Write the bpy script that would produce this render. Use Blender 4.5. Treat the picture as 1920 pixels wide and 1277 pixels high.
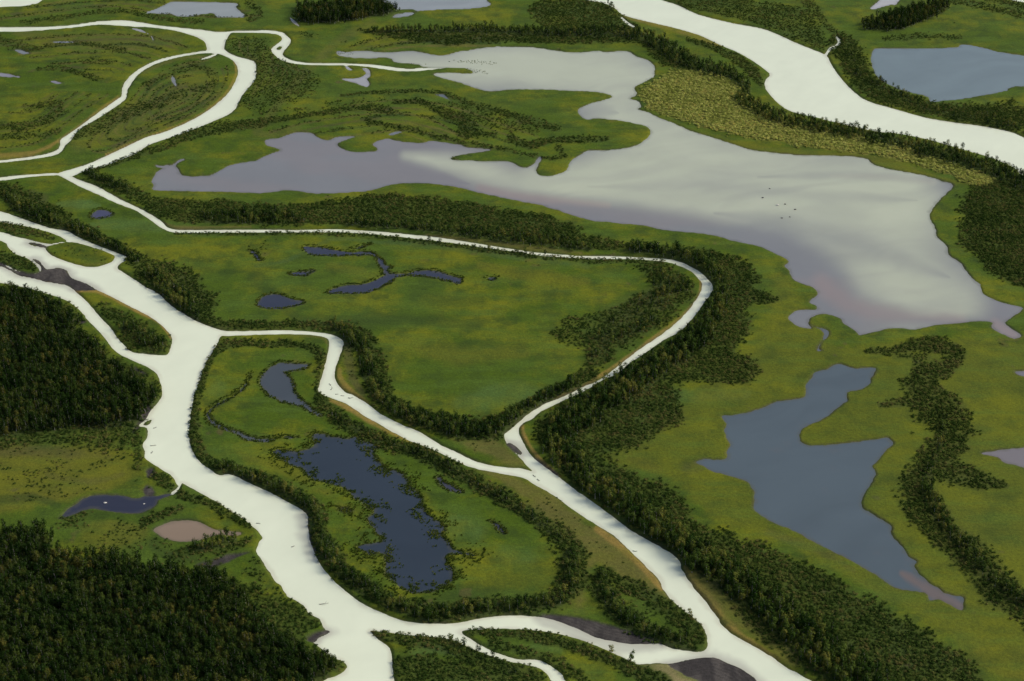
import bpy, math, random
import numpy as np

# ------------------------------------------------------------------ scene, camera, light
for o in list(bpy.data.objects):
    bpy.data.objects.remove(o)
SC = bpy.context.scene
COLL = SC.collection
R = math.radians
rng = np.random.default_rng(7)
random.seed(7)

CAM_H, PITCH, HFOV = 650.0, R(30), R(30)          # viewpoint on the cliff above the delta
FPX = 960.0 / math.tan(HFOV / 2)                  # focal length on a 1920 wide picture
CP, SP = math.cos(PITCH), math.sin(PITCH)

cam_d = bpy.data.cameras.new('camera')
cam_d.sensor_fit = 'HORIZONTAL'
cam_d.angle = HFOV
cam_d.clip_start = 1.0
cam_d.clip_end = 120000.0
cam = bpy.data.objects.new('camera', cam_d)
cam.location = (0, 0, CAM_H)
cam.rotation_euler = (R(60), 0, 0)
COLL.objects.link(cam)
SC.camera = cam

SUN_EL, SUN_AZ = R(38), R(84)                     # azimuth from the view direction (+y) towards the right (+x)
w = bpy.data.worlds.new('World')
SC.world = w
w.use_nodes = True
nt = w.node_tree
sky = nt.nodes.new('ShaderNodeTexSky')
sky.sky_type = 'NISHITA'
sky.sun_disc = False
sky.sun_elevation = SUN_EL
sky.sun_rotation = SUN_AZ
sky.altitude = 600
sky.air_density = 1.0
sky.dust_density = 6.0
sky.ozone_density = 0.7
bg = nt.nodes['Background']
bg.inputs['Strength'].default_value = 0.105
nt.links.new(sky.outputs[0], bg.inputs['Color'])

sun_d = bpy.data.lights.new('sun', 'SUN')
sun_d.energy = 1.9
sun_d.angle = R(24)
sun_d.color = (1.0, 0.93, 0.80)
sun = bpy.data.objects.new('sun', sun_d)
sun.rotation_euler = (R(90) - SUN_EL, 0, math.pi - SUN_AZ)
sun.location = (600, 400, 1200)
COLL.objects.link(sun)

SC.view_settings.view_transform = 'Standard'
SC.view_settings.look = 'None'
SC.view_settings.exposure = 0.43
SC.view_settings.gamma = 1.0
SC.view_settings.use_curve_mapping = False
SC.render.engine = 'CYCLES'

def tag(o, label=None, cat=None, group=None, kind=None):
    if label: o['label'] = label
    if cat: o['category'] = cat
    if group: o['group'] = group
    if kind: o['kind'] = kind
    return o

# ------------------------------------------------------------------ map helpers
# The plan of the delta is written down in picture coordinates and laid out on the level ground (z = 0).
def to_world(p):
    p = np.asarray(p, float)
    cx = (p[..., 0] - 960.0) / FPX
    cy = -(p[..., 1] - 638.5) / FPX
    dz = -SP + cy * CP
    t = CAM_H / -dz
    return np.stack([cx * t, (CP + cy * SP) * t], -1)

def to_map(x, y):
    dep = y * CP + CAM_H * SP
    up = y * SP - CAM_H * CP
    return 960.0 + FPX * x / dep, 638.5 - FPX * up / dep

def hash2(ix, iy, s):
    h = (ix * 374761393 + iy * 668265263 + s * 974634777) & 0xFFFFFFFF
    h = ((h ^ (h >> 13)) * 1274126177) & 0xFFFFFFFF
    return ((h ^ (h >> 16)) & 0xFFFF) / 65535.0

def vnoise(x, y, s=0):
    xi = np.floor(x).astype(np.int64); yi = np.floor(y).astype(np.int64)
    fx = x - xi; fy = y - yi
    fx = fx * fx * (3 - 2 * fx); fy = fy * fy * (3 - 2 * fy)
    a = hash2(xi, yi, s); b = hash2(xi + 1, yi, s); c = hash2(xi, yi + 1, s); d = hash2(xi + 1, yi + 1, s)
    return (a * (1 - fx) + b * fx) * (1 - fy) + (c * (1 - fx) + d * fx) * fy

def fbm(x, y, s=0, o=3):
    t = 0; a = 0.5; n = 0
    for k in range(o):
        t = t + a * vnoise(x, y, s + 17 * k); n += a
        a *= 0.5; x = x * 2.03 + 5.1; y = y * 2.03 + 3.7
    return t / n

def sstep(a, b, x):
    t = np.clip((x - a) / (b - a), 0, 1)
    return t * t * (3 - 2 * t)

def catmull(pts, n=3, closed=True):
    P = np.asarray(pts, float)
    if closed:
        A, B, C, D = np.roll(P, 1, 0), P, np.roll(P, -1, 0), np.roll(P, -2, 0)
    else:
        Q = np.vstack([2 * P[0] - P[1], P, 2 * P[-1] - P[-2]])
        A, B, C, D = Q[:-3], Q[1:-2], Q[2:-1], Q[3:]
    out = []
    for k in range(n):
        t = k / n
        out.append(B + 0.5 * t * ((C - A) + t * (2 * A - 5 * B + 4 * C - D + t * (3 * (B - C) + D - A))))
    out = np.stack(out, 1).reshape(-1, P.shape[1])
    if not closed:
        out = np.vstack([out, P[-1:]])
    return out

# sampling grid of the ground: dense where the picture looks, coarse towards the horizon
def axis(lo, hi, flo, fhi, step):
    mid = np.arange(flo, fhi + step, step)
    a = [flo]; s = step
    while a[-1] > lo:
        s *= 1.16; a.append(a[-1] - s)
    b = [mid[-1]]; s = step
    while b[-1] < hi:
        s *= 1.16; b.append(b[-1] + s)
    a = np.array(a[1:][::-1]); b = np.array(b[1:])
    return np.concatenate([np.clip(a, lo, None), mid, np.clip(b, None, hi)])

UA = axis(-9000, 11000, -40, 1960, 2.25)
VA = axis(-1350, 4500, -20, 1300, 2.25)
UA = np.unique(UA); VA = np.unique(VA)
UU, VV = np.meshgrid(UA, VA)
W = to_world(np.stack([UU, VV], -1))
XX, YY = W[..., 0], W[..., 1]
NV, NU = XX.shape
RMAX = 14.0

def win(u0, u1, v0, v1):
    i0 = max(np.searchsorted(UA, u0) - 1, 0); i1 = min(np.searchsorted(UA, u1) + 1, NU)
    j0 = max(np.searchsorted(VA, v0) - 1, 0); j1 = min(np.searchsorted(VA, v1) + 1, NV)
    return slice(j0, j1), slice(i0, i1)

def inside(P):
    tog = np.zeros((NV, NU + 1), np.int32)
    Q = np.roll(P, -1, 0)
    for (x0, y0), (x1, y1) in zip(P, Q):
        if y0 == y1: continue
        if y0 > y1: x0, y0, x1, y1 = x1, y1, x0, y0
        j0 = np.searchsorted(VA, y0); j1 = np.searchsorted(VA, y1)
        if j1 <= j0: continue
        vs = VA[j0:j1]
        us = x0 + (vs - y0) / (y1 - y0) * (x1 - x0)
        tog[np.arange(j0, j1), np.searchsorted(UA, us)] ^= 1
    return (np.cumsum(tog, 1)[:, :NU] & 1).astype(bool)

def sdf_poly(pts, smooth=True):
    """signed ground distance in metres, negative inside"""
    P = catmull(pts) if smooth else np.asarray(pts, float)
    PW = to_world(P)
    D = np.full((NV, NU), RMAX)
    n = len(P)
    for k in range(n):
        a, b = P[k], P[(k + 1) % n]
        wa, wb = PW[k], PW[(k + 1) % n]
        sl = win(min(a[0], b[0]) - 48, max(a[0], b[0]) + 48, min(a[1], b[1]) - 30, max(a[1], b[1]) + 30)
        x = XX[sl] - wa[0]; y = YY[sl] - wa[1]
        e = wb - wa
        L = e @ e + 1e-9
        t = np.clip((x * e[0] + y * e[1]) / L, 0, 1)
        d = np.hypot(x - t * e[0], y - t * e[1])
        D[sl] = np.minimum(D[sl], d)
    return np.where(inside(P), -D, D)

def stroke_poly(pts):
    """a line with (u, v, width) points as a closed outline"""
    P = catmull(pts, 4, False)
    c = P[:, :2]; wd = P[:, 2]
    t = np.gradient(c, axis=0)
    t /= np.linalg.norm(t, axis=1, keepdims=True) + 1e-9
    nrm = np.stack([-t[:, 1], t[:, 0]], 1)
    return np.vstack([c + nrm * wd[:, None] / 2, (c - nrm * wd[:, None] / 2)[::-1]])

def stroke_field(pts):
    """1 on the line, 0 at half the width, negative outside"""
    P = catmull(pts, 2, False)
    F = np.full((NV, NU), -1.0)
    for a, b in zip(P[:-1], P[1:]):
        m = max(a[2], b[2])
        sl = win(min(a[0], b[0]) - m, max(a[0], b[0]) + m, min(a[1], b[1]) - m, max(a[1], b[1]) + m)
        x = UU[sl] - a[0]; y = VV[sl] - a[1]
        ex, ey = b[0] - a[0], b[1] - a[1]
        t = np.clip((x * ex + y * ey) / (ex * ex + ey * ey + 1e-9), 0, 1)
        wd = a[2] + t * (b[2] - a[2])
        f = 1 - np.hypot(x - t * ex, y - t * ey) / (wd / 2 + 1e-6)
        F[sl] = np.maximum(F[sl], f)
    return F

def pairs(s):
    v = [float(t) for t in s.replace('\n', ' ').replace(';', ' ').replace(',', ' ').split()]
    return [tuple(v[i:i + 2]) for i in range(0, len(v), 2)]

def trips(s):
    v = [float(t) for t in s.replace('\n', ' ').replace(';', ' ').replace(',', ' ').split()]
    return [tuple(v[i:i + 3]) for i in range(0, len(v), 3)]
# ------------------------------------------------------------------ the plan: banks, shores, islands
C_RIGHT = pairs('''135,331 146,336.5 182,349.5 226,374 260,390 284,403 302,414.6 312.5,425 331,431 390,431.5 443,431 500,431
558,431.5 628,430 675,432 714,434.5 766,439.6 818,445 870,452.6 922,461 972,469 999,473 1051,477.4 1090,480 1142,480.5 1194,482.5
1233,484.4 1259,487 1280,493 1304,505 1324,520 1337,538 1330,554 1319,568 1309,584 1296,599.5 1275,621 1251,634 1233,645.6
1207,664 1181,681 1158,700 1129,713 1106,727.6 1077,742 1046,756 1014,772 999,785 981,794 971.7,808 978,824 988,842 1001,860
1025,878 1051,897 1084,922 1116,944 1149,969 1187,997 1225,1018 1255,1036 1273,1050 1279,1068 1296,1095 1317,1121 1338,1148
1358,1177 1388,1198 1426,1219 1452,1235 1479,1254 1522,1277 1600,1325 1700,1385 1780,1440''')
SW_BANK = pairs('''520,1440 560,1320 607,1277 625,1270 645,1259 651,1248 639,1239 622,1231 607,1220 592,1208 578,1197 590,1189 610,1184 604,1174
598,1160 580,1151 566,1133 539,1118 527,1098 517,1092 508,1077 500,1066 490,1048 481,1033 487,1016 493,1008 478,991 457,974
425,953 390,932 354,913 340,905 337,914 333,910 323,894 302,879 289,871 271,858 272,847 267,834 276,821 276,803 262,800 258,806 262,797 272,788
284,768 299,751 304,740 303,725 298,709 289,696 273,687 247,675 221,662 203,643 187,623 166,602 156,589 140,573 117,560 86,550
52,540 21,534 0,530 -90,514''')
W_NET = C_RIGHT + SW_BANK + pairs('-90,350 0,333 39,328.6 78,326 109,325')

A1 = pairs('''-90,53 0,51.5 52,51 104,49.5 146,46 182,40.5 229,38 260,41.5 300,48 352,53.5 378,56 411,60 443,58 480,57.5 498,56.5 527,60
540,69 545.6,77 541,86 529.5,100 536,108 550,114 576,118 610,119 647,119 678,120 706,122 730,125 751,128 769,129.5 790,127.5 813,127
834,127.5 808,131 787,133 764,134 740,132.5 714,129 683,124.5 647,122.5 605,122.5 571,121.5 545,118 529,113 519,107 508.6,95 510,90 519,83
528,75.5 527,69 519,64.6 503,62.5 480,62 437,61.5 430,66 423,78 420.6,90 424.5,96 443,105.5 471,113 480,121 479,146 469,161.5 453,180
446.6,195 437.5,208 417,220 364.6,242 312.5,260 276,273.5 255,288 226,299.5 203,309 182,315.6 156,322 135,331 125,334 115,331 109,325 135,317
167,307 198,293 229,278.6 273,258 312.5,246 364.6,222.7 406,195 430,172 443,148 446,130 440,117 430,109 411,101.5 396,99 388,96 388,91 383,78
364,67.7 325,57 286,52 234,49 185,46.4 146,51 104,54.7 52,58.6 0,60 -90,62''')
S1 = pairs('''400,94 388,95 364.6,98 325,105 292,114 260,130 239,148 229,166 228,180 213,191 182,213 151,236 125,254 113,263 112,276 99,285
65,293 0,301 -90,310 -90,315 0,305.5 65,298 109,289 122,273 133,263 146,245 177,226 208,206 234,187 239,169 250,151 265,135 292,120 333,108
378,100.5 402,100''')
RR = pairs('''985,-70 1060,-16 1102,0 1129,5 1152,15 1168,28 1207,39 1259,51 1311,66 1350,84 1389,101 1415,117 1443,138 1435,150 1434,161 1444,178
1467,200 1493,212 1537,222 1589,235 1641,246 1693,252 1745,263 1797,278 1849,293 1889,308 1905,318 1920,330 1990,362 2120,420 2120,330 2040,302 1920,258 1902,250 1875,243
1836,235.7 1784,229 1732,220 1680,205 1628,190 1602,173 1576,146 1558,120 1547,103 1498,83 1461,66 1429,54 1376,44 1311,28 1272,10 1241,0
1180,-25 1120,-70''')
CORNER = pairs('-90,-60 150,-60 80,0 60,8 48,11 0,13.5 -90,16')
L1 = pairs('''631,97 649,97 683,95.6 701,97 730,99 753,97 774,96 798,100 818,103.6 837,103.6 857,97.7 881,93.8 917,89 959,88 1012,90 1038,95
1077,99 1116,96 1137,98 1163,96 1181,98 1194,107 1212,112 1228,124 1227,140 1215,150 1197,159 1189,166 1194,177 1180,185 1194,189 1202,200
1196,205 1215,211 1236,221 1267,233 1298,246 1337,258 1376,271 1408,281 1461,288 1511,292 1563,291.7 1602,294 1628,299 1634,306 1662,316
1701,323 1745,332 1766,340 1788,348 1766,370 1748,391 1743,408 1753,425 1758,446 1775,460 1779,477 1800,492 1818,516 1839,534 1847,552
1881,568 1917,577 1909,586 1886,602 1885,608 1899,619 1915,630 1902,634 1878,625 1860,614 1861,605 1836,602 1797,606 1753,610 1714,617
1680,614 1641,622 1612,628 1605,622 1581,605 1576,597 1550,589 1529,591 1514,606 1524,616 1506,614 1490,607 1478,597 1487,586 1506,581
1529,581 1532,573 1517,567 1534,552 1524,539 1490,526 1480,508 1471,500 1479,490 1456,477 1424,463 1376,451 1324,439 1285,434 1246,431
1207,423 1181,420 1142,417 1103,412 1064,400 1043,393 1012,384 970,376 930,368 896,360 844,349 805,344 761,343 727,348 693,357 646,361
589,362.5 563,358.6 532,357 490,362 416,360 338,358.6 289,356 288,347 284,339 294,323 310,314 325,310 333,317 338,326 351,331 390,330
411,321 429,311 455,305 480,301 506,289 527,282 519,277 503,273 498,263 527,258 555,248.7 584,250 597,258 615,263 636,256.5 665,256.5
641,265 633,271 646,281 667,286 704,284 708,278 699,271 706,265 727,260 745,264 771,268 792,268 813,265 857,271 876,277 922,280 889,287
857,291 844,298 865,302 886,301 902,303 935,302 959,305 973,313 988,315 1001,307 1009,295.6 1016,295.6 1012,306 1004,320 1012,329 1035,330
1064,318 1070,303 1090,289 1106,282 1142,282 1184,276 1210,263 1218,252 1216,239 1194,232 1163,226 1121,222 1100,224 1087,215 1085,205
1106,195 1142,185 1147,180 1129,174 1106,171 1051,169 999,167 960,167 935,170 907,170 883,162 844,150 811,139 844,136.7 883,138 886,134
870,127.6 844,127 813,127 792,125 784,121 761,119 738,116 735,110.7 719,108 693,109 662,108 636,104''')
L2 = pairs('''271,25 286,19 310,9 328,3 377,4 427,4.7 448,8 443,15 456,25 457,32 430,32 406,32 401,25 375,27 357,31 333,31 323,27 299,25.5''')
L3 = pairs('''690,-25 715,3 735,8 743,17 774,17.7 782,21 818,18 883,16 920,10 912,0 900,-25''')
L3b = pairs('735,34 743,27 765,24 780,22.5 784,21 778,25 761,31')
L4 = pairs('''1635,96 1657,91 1706,91 1758,90.6 1795,88.5 1800,84 1818,84.6 1847,91 1873,97.7 1920,104.7 2040,122 2080,150 2040,175 1920,162 1891,166
1886,170 1849,178 1797,186 1753,190 1743,189 1739,181 1706,173 1670,161 1646,146 1636,127''')
L5 = pairs('1632,17 1639,9 1649,0 1660,-12 1690,-10 1680,8 1670,9 1646,15.6')
L6 = pairs('1850,-40 1880,-8 1896,0 1920,4.5 2000,14 2060,0 2000,-40')
L7 = pairs('''1571,683 1592,688 1607,691 1641,691 1633,709 1628,722 1612,731 1589,736 1589,751 1576,760 1545,785 1516,798 1501,808 1499,826 1516,835
1550,836 1576,833 1615,828 1654,822 1667,822 1674,832 1662,842 1649,860 1636,873 1642,889 1632,908 1621,926 1616,944 1624,957 1653,974
1671,987 1672,1002 1694,1027 1703,1043 1719,1053 1715,1062 1727,1080 1753,1100 1783,1117 1805,1120 1805,1143 1795,1142 1774,1129 1759,1123
1742,1126 1733,1112 1685,1103 1656,1087 1612,1058 1559,1034 1532,1018 1494,997 1449,980 1424,964 1413,952 1416,930 1413,917 1400,902 1363,891
1337,884 1316,873 1302,867 1322,860 1345,863 1363,858 1362,845 1369,834 1363,821 1358,808 1363,795 1353,780 1382,778 1410,770 1436,763
1456,753 1503,747 1510,735 1511,722 1524,707 1529,697 1553,692''')
L8 = pairs('1840,851 1862,846 1920,839 2010,826 2040,870 1990,895 1920,876 1883,868 1870,858')
L9 = pairs('1902,698 1920,695 1970,692 1980,705 1970,716 1920,706')
P1 = pairs('''587,816 605,815 626,820 657,821 670,820 688,829 709,837 701,850 714,868 727,880 753,889 766,899 768,912 784,923 793,950 804,965 822,977
834,991 825,1003 837,1012 852,1030 893,1039 887,1044 852,1039 834,1044 846,1062 849,1083 834,1098 790,1112 754,1104 737,1089 725,1080 722,1053
716,1039 692,1039 669,1024 710,1015 704,997 692,977 704,956 686,950 657,926 645,916 607,903 584,899 571,882 542,871 514,850 527,843 558,848
584,839 589,829''')
P2 = pairs('''485,714 495,700 508,688 527,681 576,683 576,691 553,695 532,699 547,709 551,725 555,743 584,764 602,779 592,778 566,765 540,756 506,744 493,730''')
P4 = pairs('''568,464 589,463 626,468 649,473 693,473 706,482 717,487 722,498 736,502 726,506 727,512 745,515 766,512 787,507 816,508 844,517 864,522 865,533
831,525 792,518.8 766,517.5 743,520 735,529 701,545 672,551 636,550 615,550 636,538 683,532 709,524 722,515 714,503 709,487 696,478 649,479.7 592,479 576,472''')
P5 = pairs('480,571 495,556 519,551 542,558 571,568 553,575 519,579 493,577')
P8 = pairs('169,406 180,396 195,393 213,400 210,404 190,409 175,410')
P9 = pairs('''112,972 133,953 168,931 218,928 254,934 272,930 295,929 322,926 298,938 289,950 260,963 212,960 168,954 142,963''')
P10 = pairs('288,994 310,982 342,975 369,978 398,991 422,994 451,1000 437,1005 413,1003 384,1009 348,1016 310,1010')
TRI = pairs('639,148 672,146 686,137 678,129 691,129 696,143 688,148 693,157 686,163 667,156')
SPLIT = pairs('729,252 740,248 756,246 745,251 733,254')

# (body, outline or stroke, is_stroke)
WATERS = [
    ('net', W_NET, 0), ('net', A1, 0), ('net', S1, 0), ('rr', RR, 0), ('corner', CORNER, 0),
    ('big', L1, 0), ('l2', L2, 0), ('l3', L3, 0), ('l3', L3b, 0), ('l4', L4, 0), ('l5', L5, 0), ('l6', L6, 0),
    ('l7', L7, 0), ('l8', L8, 0), ('l9', L9, 0), ('p1', P1, 0), ('p2', P2, 0), ('p4', P4, 0), ('p5', P5, 0), ('p8', P8, 0),
    ('p9', P9, 0), ('p10', P10, 0), ('tri', TRI, 0), ('split', SPLIT, 0),
    ('p4', trips('696,457,2.5 680,463,3.5 662,467,2.5'), 1),
    ('p2', trips('471,702,2.5 461,722,4.5 443,740,3 406,761,4 391,773,5 391,783,6 406,798,6 443,811,5 464,821,6 495,826,4 527,821,3 560,820,3'), 1),
    ('p3', trips('823,896,7 829,907,9 845,915,11 866,922,9'), 1),
    ('p6', trips('545,514,3 560,514,5 575,513,6 590,508,3'), 1),
    ('p7', trips('466,471,4 476,475,6 484,486,7 492,489,3'), 1),
    ('net', trips('322,926,4 331,919,4 336,912,4 340,902,5'), 1),
    ('s1', trips('243,53,2.5 262,57,3.5 279,64,3'), 1), ('s1', trips('284,68,2 288,77,3'), 1),
    ('s2', trips('28,94,3 42,98,6 58,101,3'), 1), ('s3', trips('-40,137,5 0,140,6 36,144,4'), 1),
    ('s3', trips('94,153,3 105,155,5 119,157,2'), 1), ('s2', trips('94,78,2 115,79,3 137,79,2'), 1),
    ('s4', trips('322,141,4 325,150,6 331,164,4'), 1), ('net', trips('376,112,2.5 392,107,3.5 407,101,4'), 1),
    ('s5', trips('544,33,3 553,43,4.5 562,49,3'), 1), ('tri', trips('649,121,4 652,128,4 663,132,3'), 1),
    ('s6', trips('817,178,3 831,180,5 846,189,3'), 1),
    ('rr', trips('1165,33,3 1181,47,5 1194,53,3'), 1), ('rr', trips('1547,105,4 1557,91,4.5 1568,87,5 1574,78,5 1567,69,3'), 1),
    ('big', trips('324,312,4 333,304,4 346,298,2.5'), 1), ('big', trips('292,311,2 303,313,4 318,312,6'), 1),
    ('s7', trips('1522,612,4 1540,617,4 1549,624,9 1547,632,7 1540,642,2.5 1534,655,5 1540,657,2'), 1),
    ('p1', trips('636,955,2.5 648,957,6 662,957,2.5'), 1), ('p7', trips('915,521,2 923,523,5 935,520,2'), 1),
    ('p3', trips('919,978,4 931,985,5 945,1000,3'), 1),
]

C_LEFT = pairs('''-110,348 0,339 52,332.5 99,329 115,331 146,348 182,364 221,382 255,395 281,412 299,425 318,434 338,436.7 390,436.5 500,436
628,435.5 675,437.7 740,443 792,449 844,455 896,462.5 980,474 1012,479 1064,483 1116,486 1168,485.6 1207,487.5 1241,490 1267,496 1296,509 1311,524
1316,534 1313,550 1301,568 1286,588 1254,617 1228,636 1202,653 1173,675 1147,696 1121,714 1090,727 1059,743 1025,756 994,774 956,806
945,816 949,829 959,842 977,860 989,874 999,884''')
B_UP = pairs('''980,879 949,876.5 917,872 883,861.7 857,848.7 831,837 805,821 782,808 753,796 714,776 688,757 667,744 646,734 636,723 628,710 628,691
635,675 641,656 644,640 631,631 615,626 589,623 555,620 506,619.5 443,621 416,619.5 390,611 364,600 333,581 315,568 299,552
273,538 247,521 229,509 221,504 224,495 239,483 208,470 182,460 151,447 125,433 91,427 39,409 0,396 -110,372''')
I0 = C_LEFT + B_UP
I1 = pairs('''980,895.6 936,887 897,880 865,869 831,852 792,835 766,826 740,812 701,790 673,773 649,757 626,748 598,735 602,712 609,686 615,660
617,643 613,634 592,629 558,627 500,627 432,630 414,631 406,647 390,673 380,696 372,720 364,743 359,769 354,808 355,826 362,847 372,863
390,878 411,891 429,889 455,899 480,912 509,925 539,941 574,962 577,977 580,1009 592,1041 607,1068 636,1098 672,1127 716,1149 760,1165 819,1170
864,1167 899,1160 940,1155 980,1154 1019,1158 1048,1165 1084,1180 1119,1196 1166,1205 1196,1208 1234,1207 1255,1214 1285,1220 1308,1222 1323,1217
1327,1201 1324,1189 1311,1168 1290,1151 1264,1130 1243,1104 1237,1089 1220,1071 1202,1053 1175,1027 1149,1003 1107,977 1072,954 1037,928
998,906''')
IA = pairs('-110,400 0,416 52,425 91,435 117,446 124,452 109,455 91,457.5 65,452 26,443 0,435 -110,415')
IB = pairs('86,463 109,457.5 135,454 161,460 190,469 212,478 215,485 203,494 177,501 151,498 122,489 99,480 87,470')
IC = pairs('-110,425 0,451 15,464 28,476 52,485 68,498 74,506 70,512 52,513 26,505 0,493 -110,460')
ID = pairs('138,543 160,540 180,543 208,556 247,576 286,597 312,618 323,636 319,655 312,666 286,665 250,661 234,649 221,634 208,615 193,600 182,589 161,563')
IE = pairs('''694,1183 731,1186 775,1191 813,1194 846,1199 872,1211 902,1223 937,1236 965,1242 995,1248 1019,1258 1034,1277 1052,1330 1060,1440
735,1440 742,1320 740,1277 735,1239 731,1216 713,1201''')
IF = pairs('''866,1183 893,1180 930,1179 980,1180 1004,1182 1048,1189 1093,1201 1137,1219 1181,1239 1196,1245 1231,1244 1258,1244 1299,1236 1338,1233
1364,1244 1388,1253 1411,1269 1423,1281 1480,1330 1560,1440 1090,1440 1076,1330 1060,1277 1045,1257 1013,1239 980,1237 952,1232 908,1213 872,1192''')
IG = pairs('268,797 275,790 285,786 283,793 276,798')
IH = pairs('518,91 524,87 529,87 527,92 521,94')
BAR_W = pairs('''-60,478 0,493 26,506 60,514 74,510 76,500 60,486 70,487 78,494 88,505 104,502 116,503 127,509 133,521 156,529 180,543 160,546 141,545
125,535 86,529 65,523 39,518 26,512 0,499 -60,485''')
BAR_W2 = pairs('52,456 65,455 86,461 88,466 76,464 60,460')
BAR_MID = pairs('950,833 960,831 978,848 976,853 962,846')
BAR_S = pairs('576,1199 588,1189 610,1182 618,1186 600,1196 590,1204')
LANDS = [I0, I1, IA, IB, IC, ID, IE, IF, IG, IH, BAR_W, BAR_W2, BAR_MID, BAR_S]

# bare silt
MUD = [
    BAR_W, BAR_W2, BAR_MID, BAR_S,
    pairs('1010,1157 1063,1155 1102,1163 1143,1174 1184,1186 1214,1198 1236,1206 1234,1214 1166,1215 1084,1190'),
    pairs('1250,1246 1299,1235 1338,1230 1364,1242 1392,1252 1425,1280 1480,1330 1560,1440 1420,1440 1330,1300 1290,1270'),
    pairs('572,960 578,975 583,1009 596,1041 590,1043 575,1012 570,975'),
    pairs('1001,858 1012,866 1030,877 1045,890 1038,892 1015,876'),
    pairs('246,692 256,690 272,700 276,707 262,706 250,699'),
    pairs('135,603 145,599 152,603 164,603 150,609 138,608'),
    pairs('276,880 288,878 289,892 276,896'), pairs('264,762 284,766 284,780 268,790 258,803 250,812 256,798 266,786'),
    pairs('271,913 280,910 292,928 272,930'),
    pairs('363,1063 395,1053 430,1041 468,1036 445,1046 425,1056 405,1062 393,1072 388,1064'),
]

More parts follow.
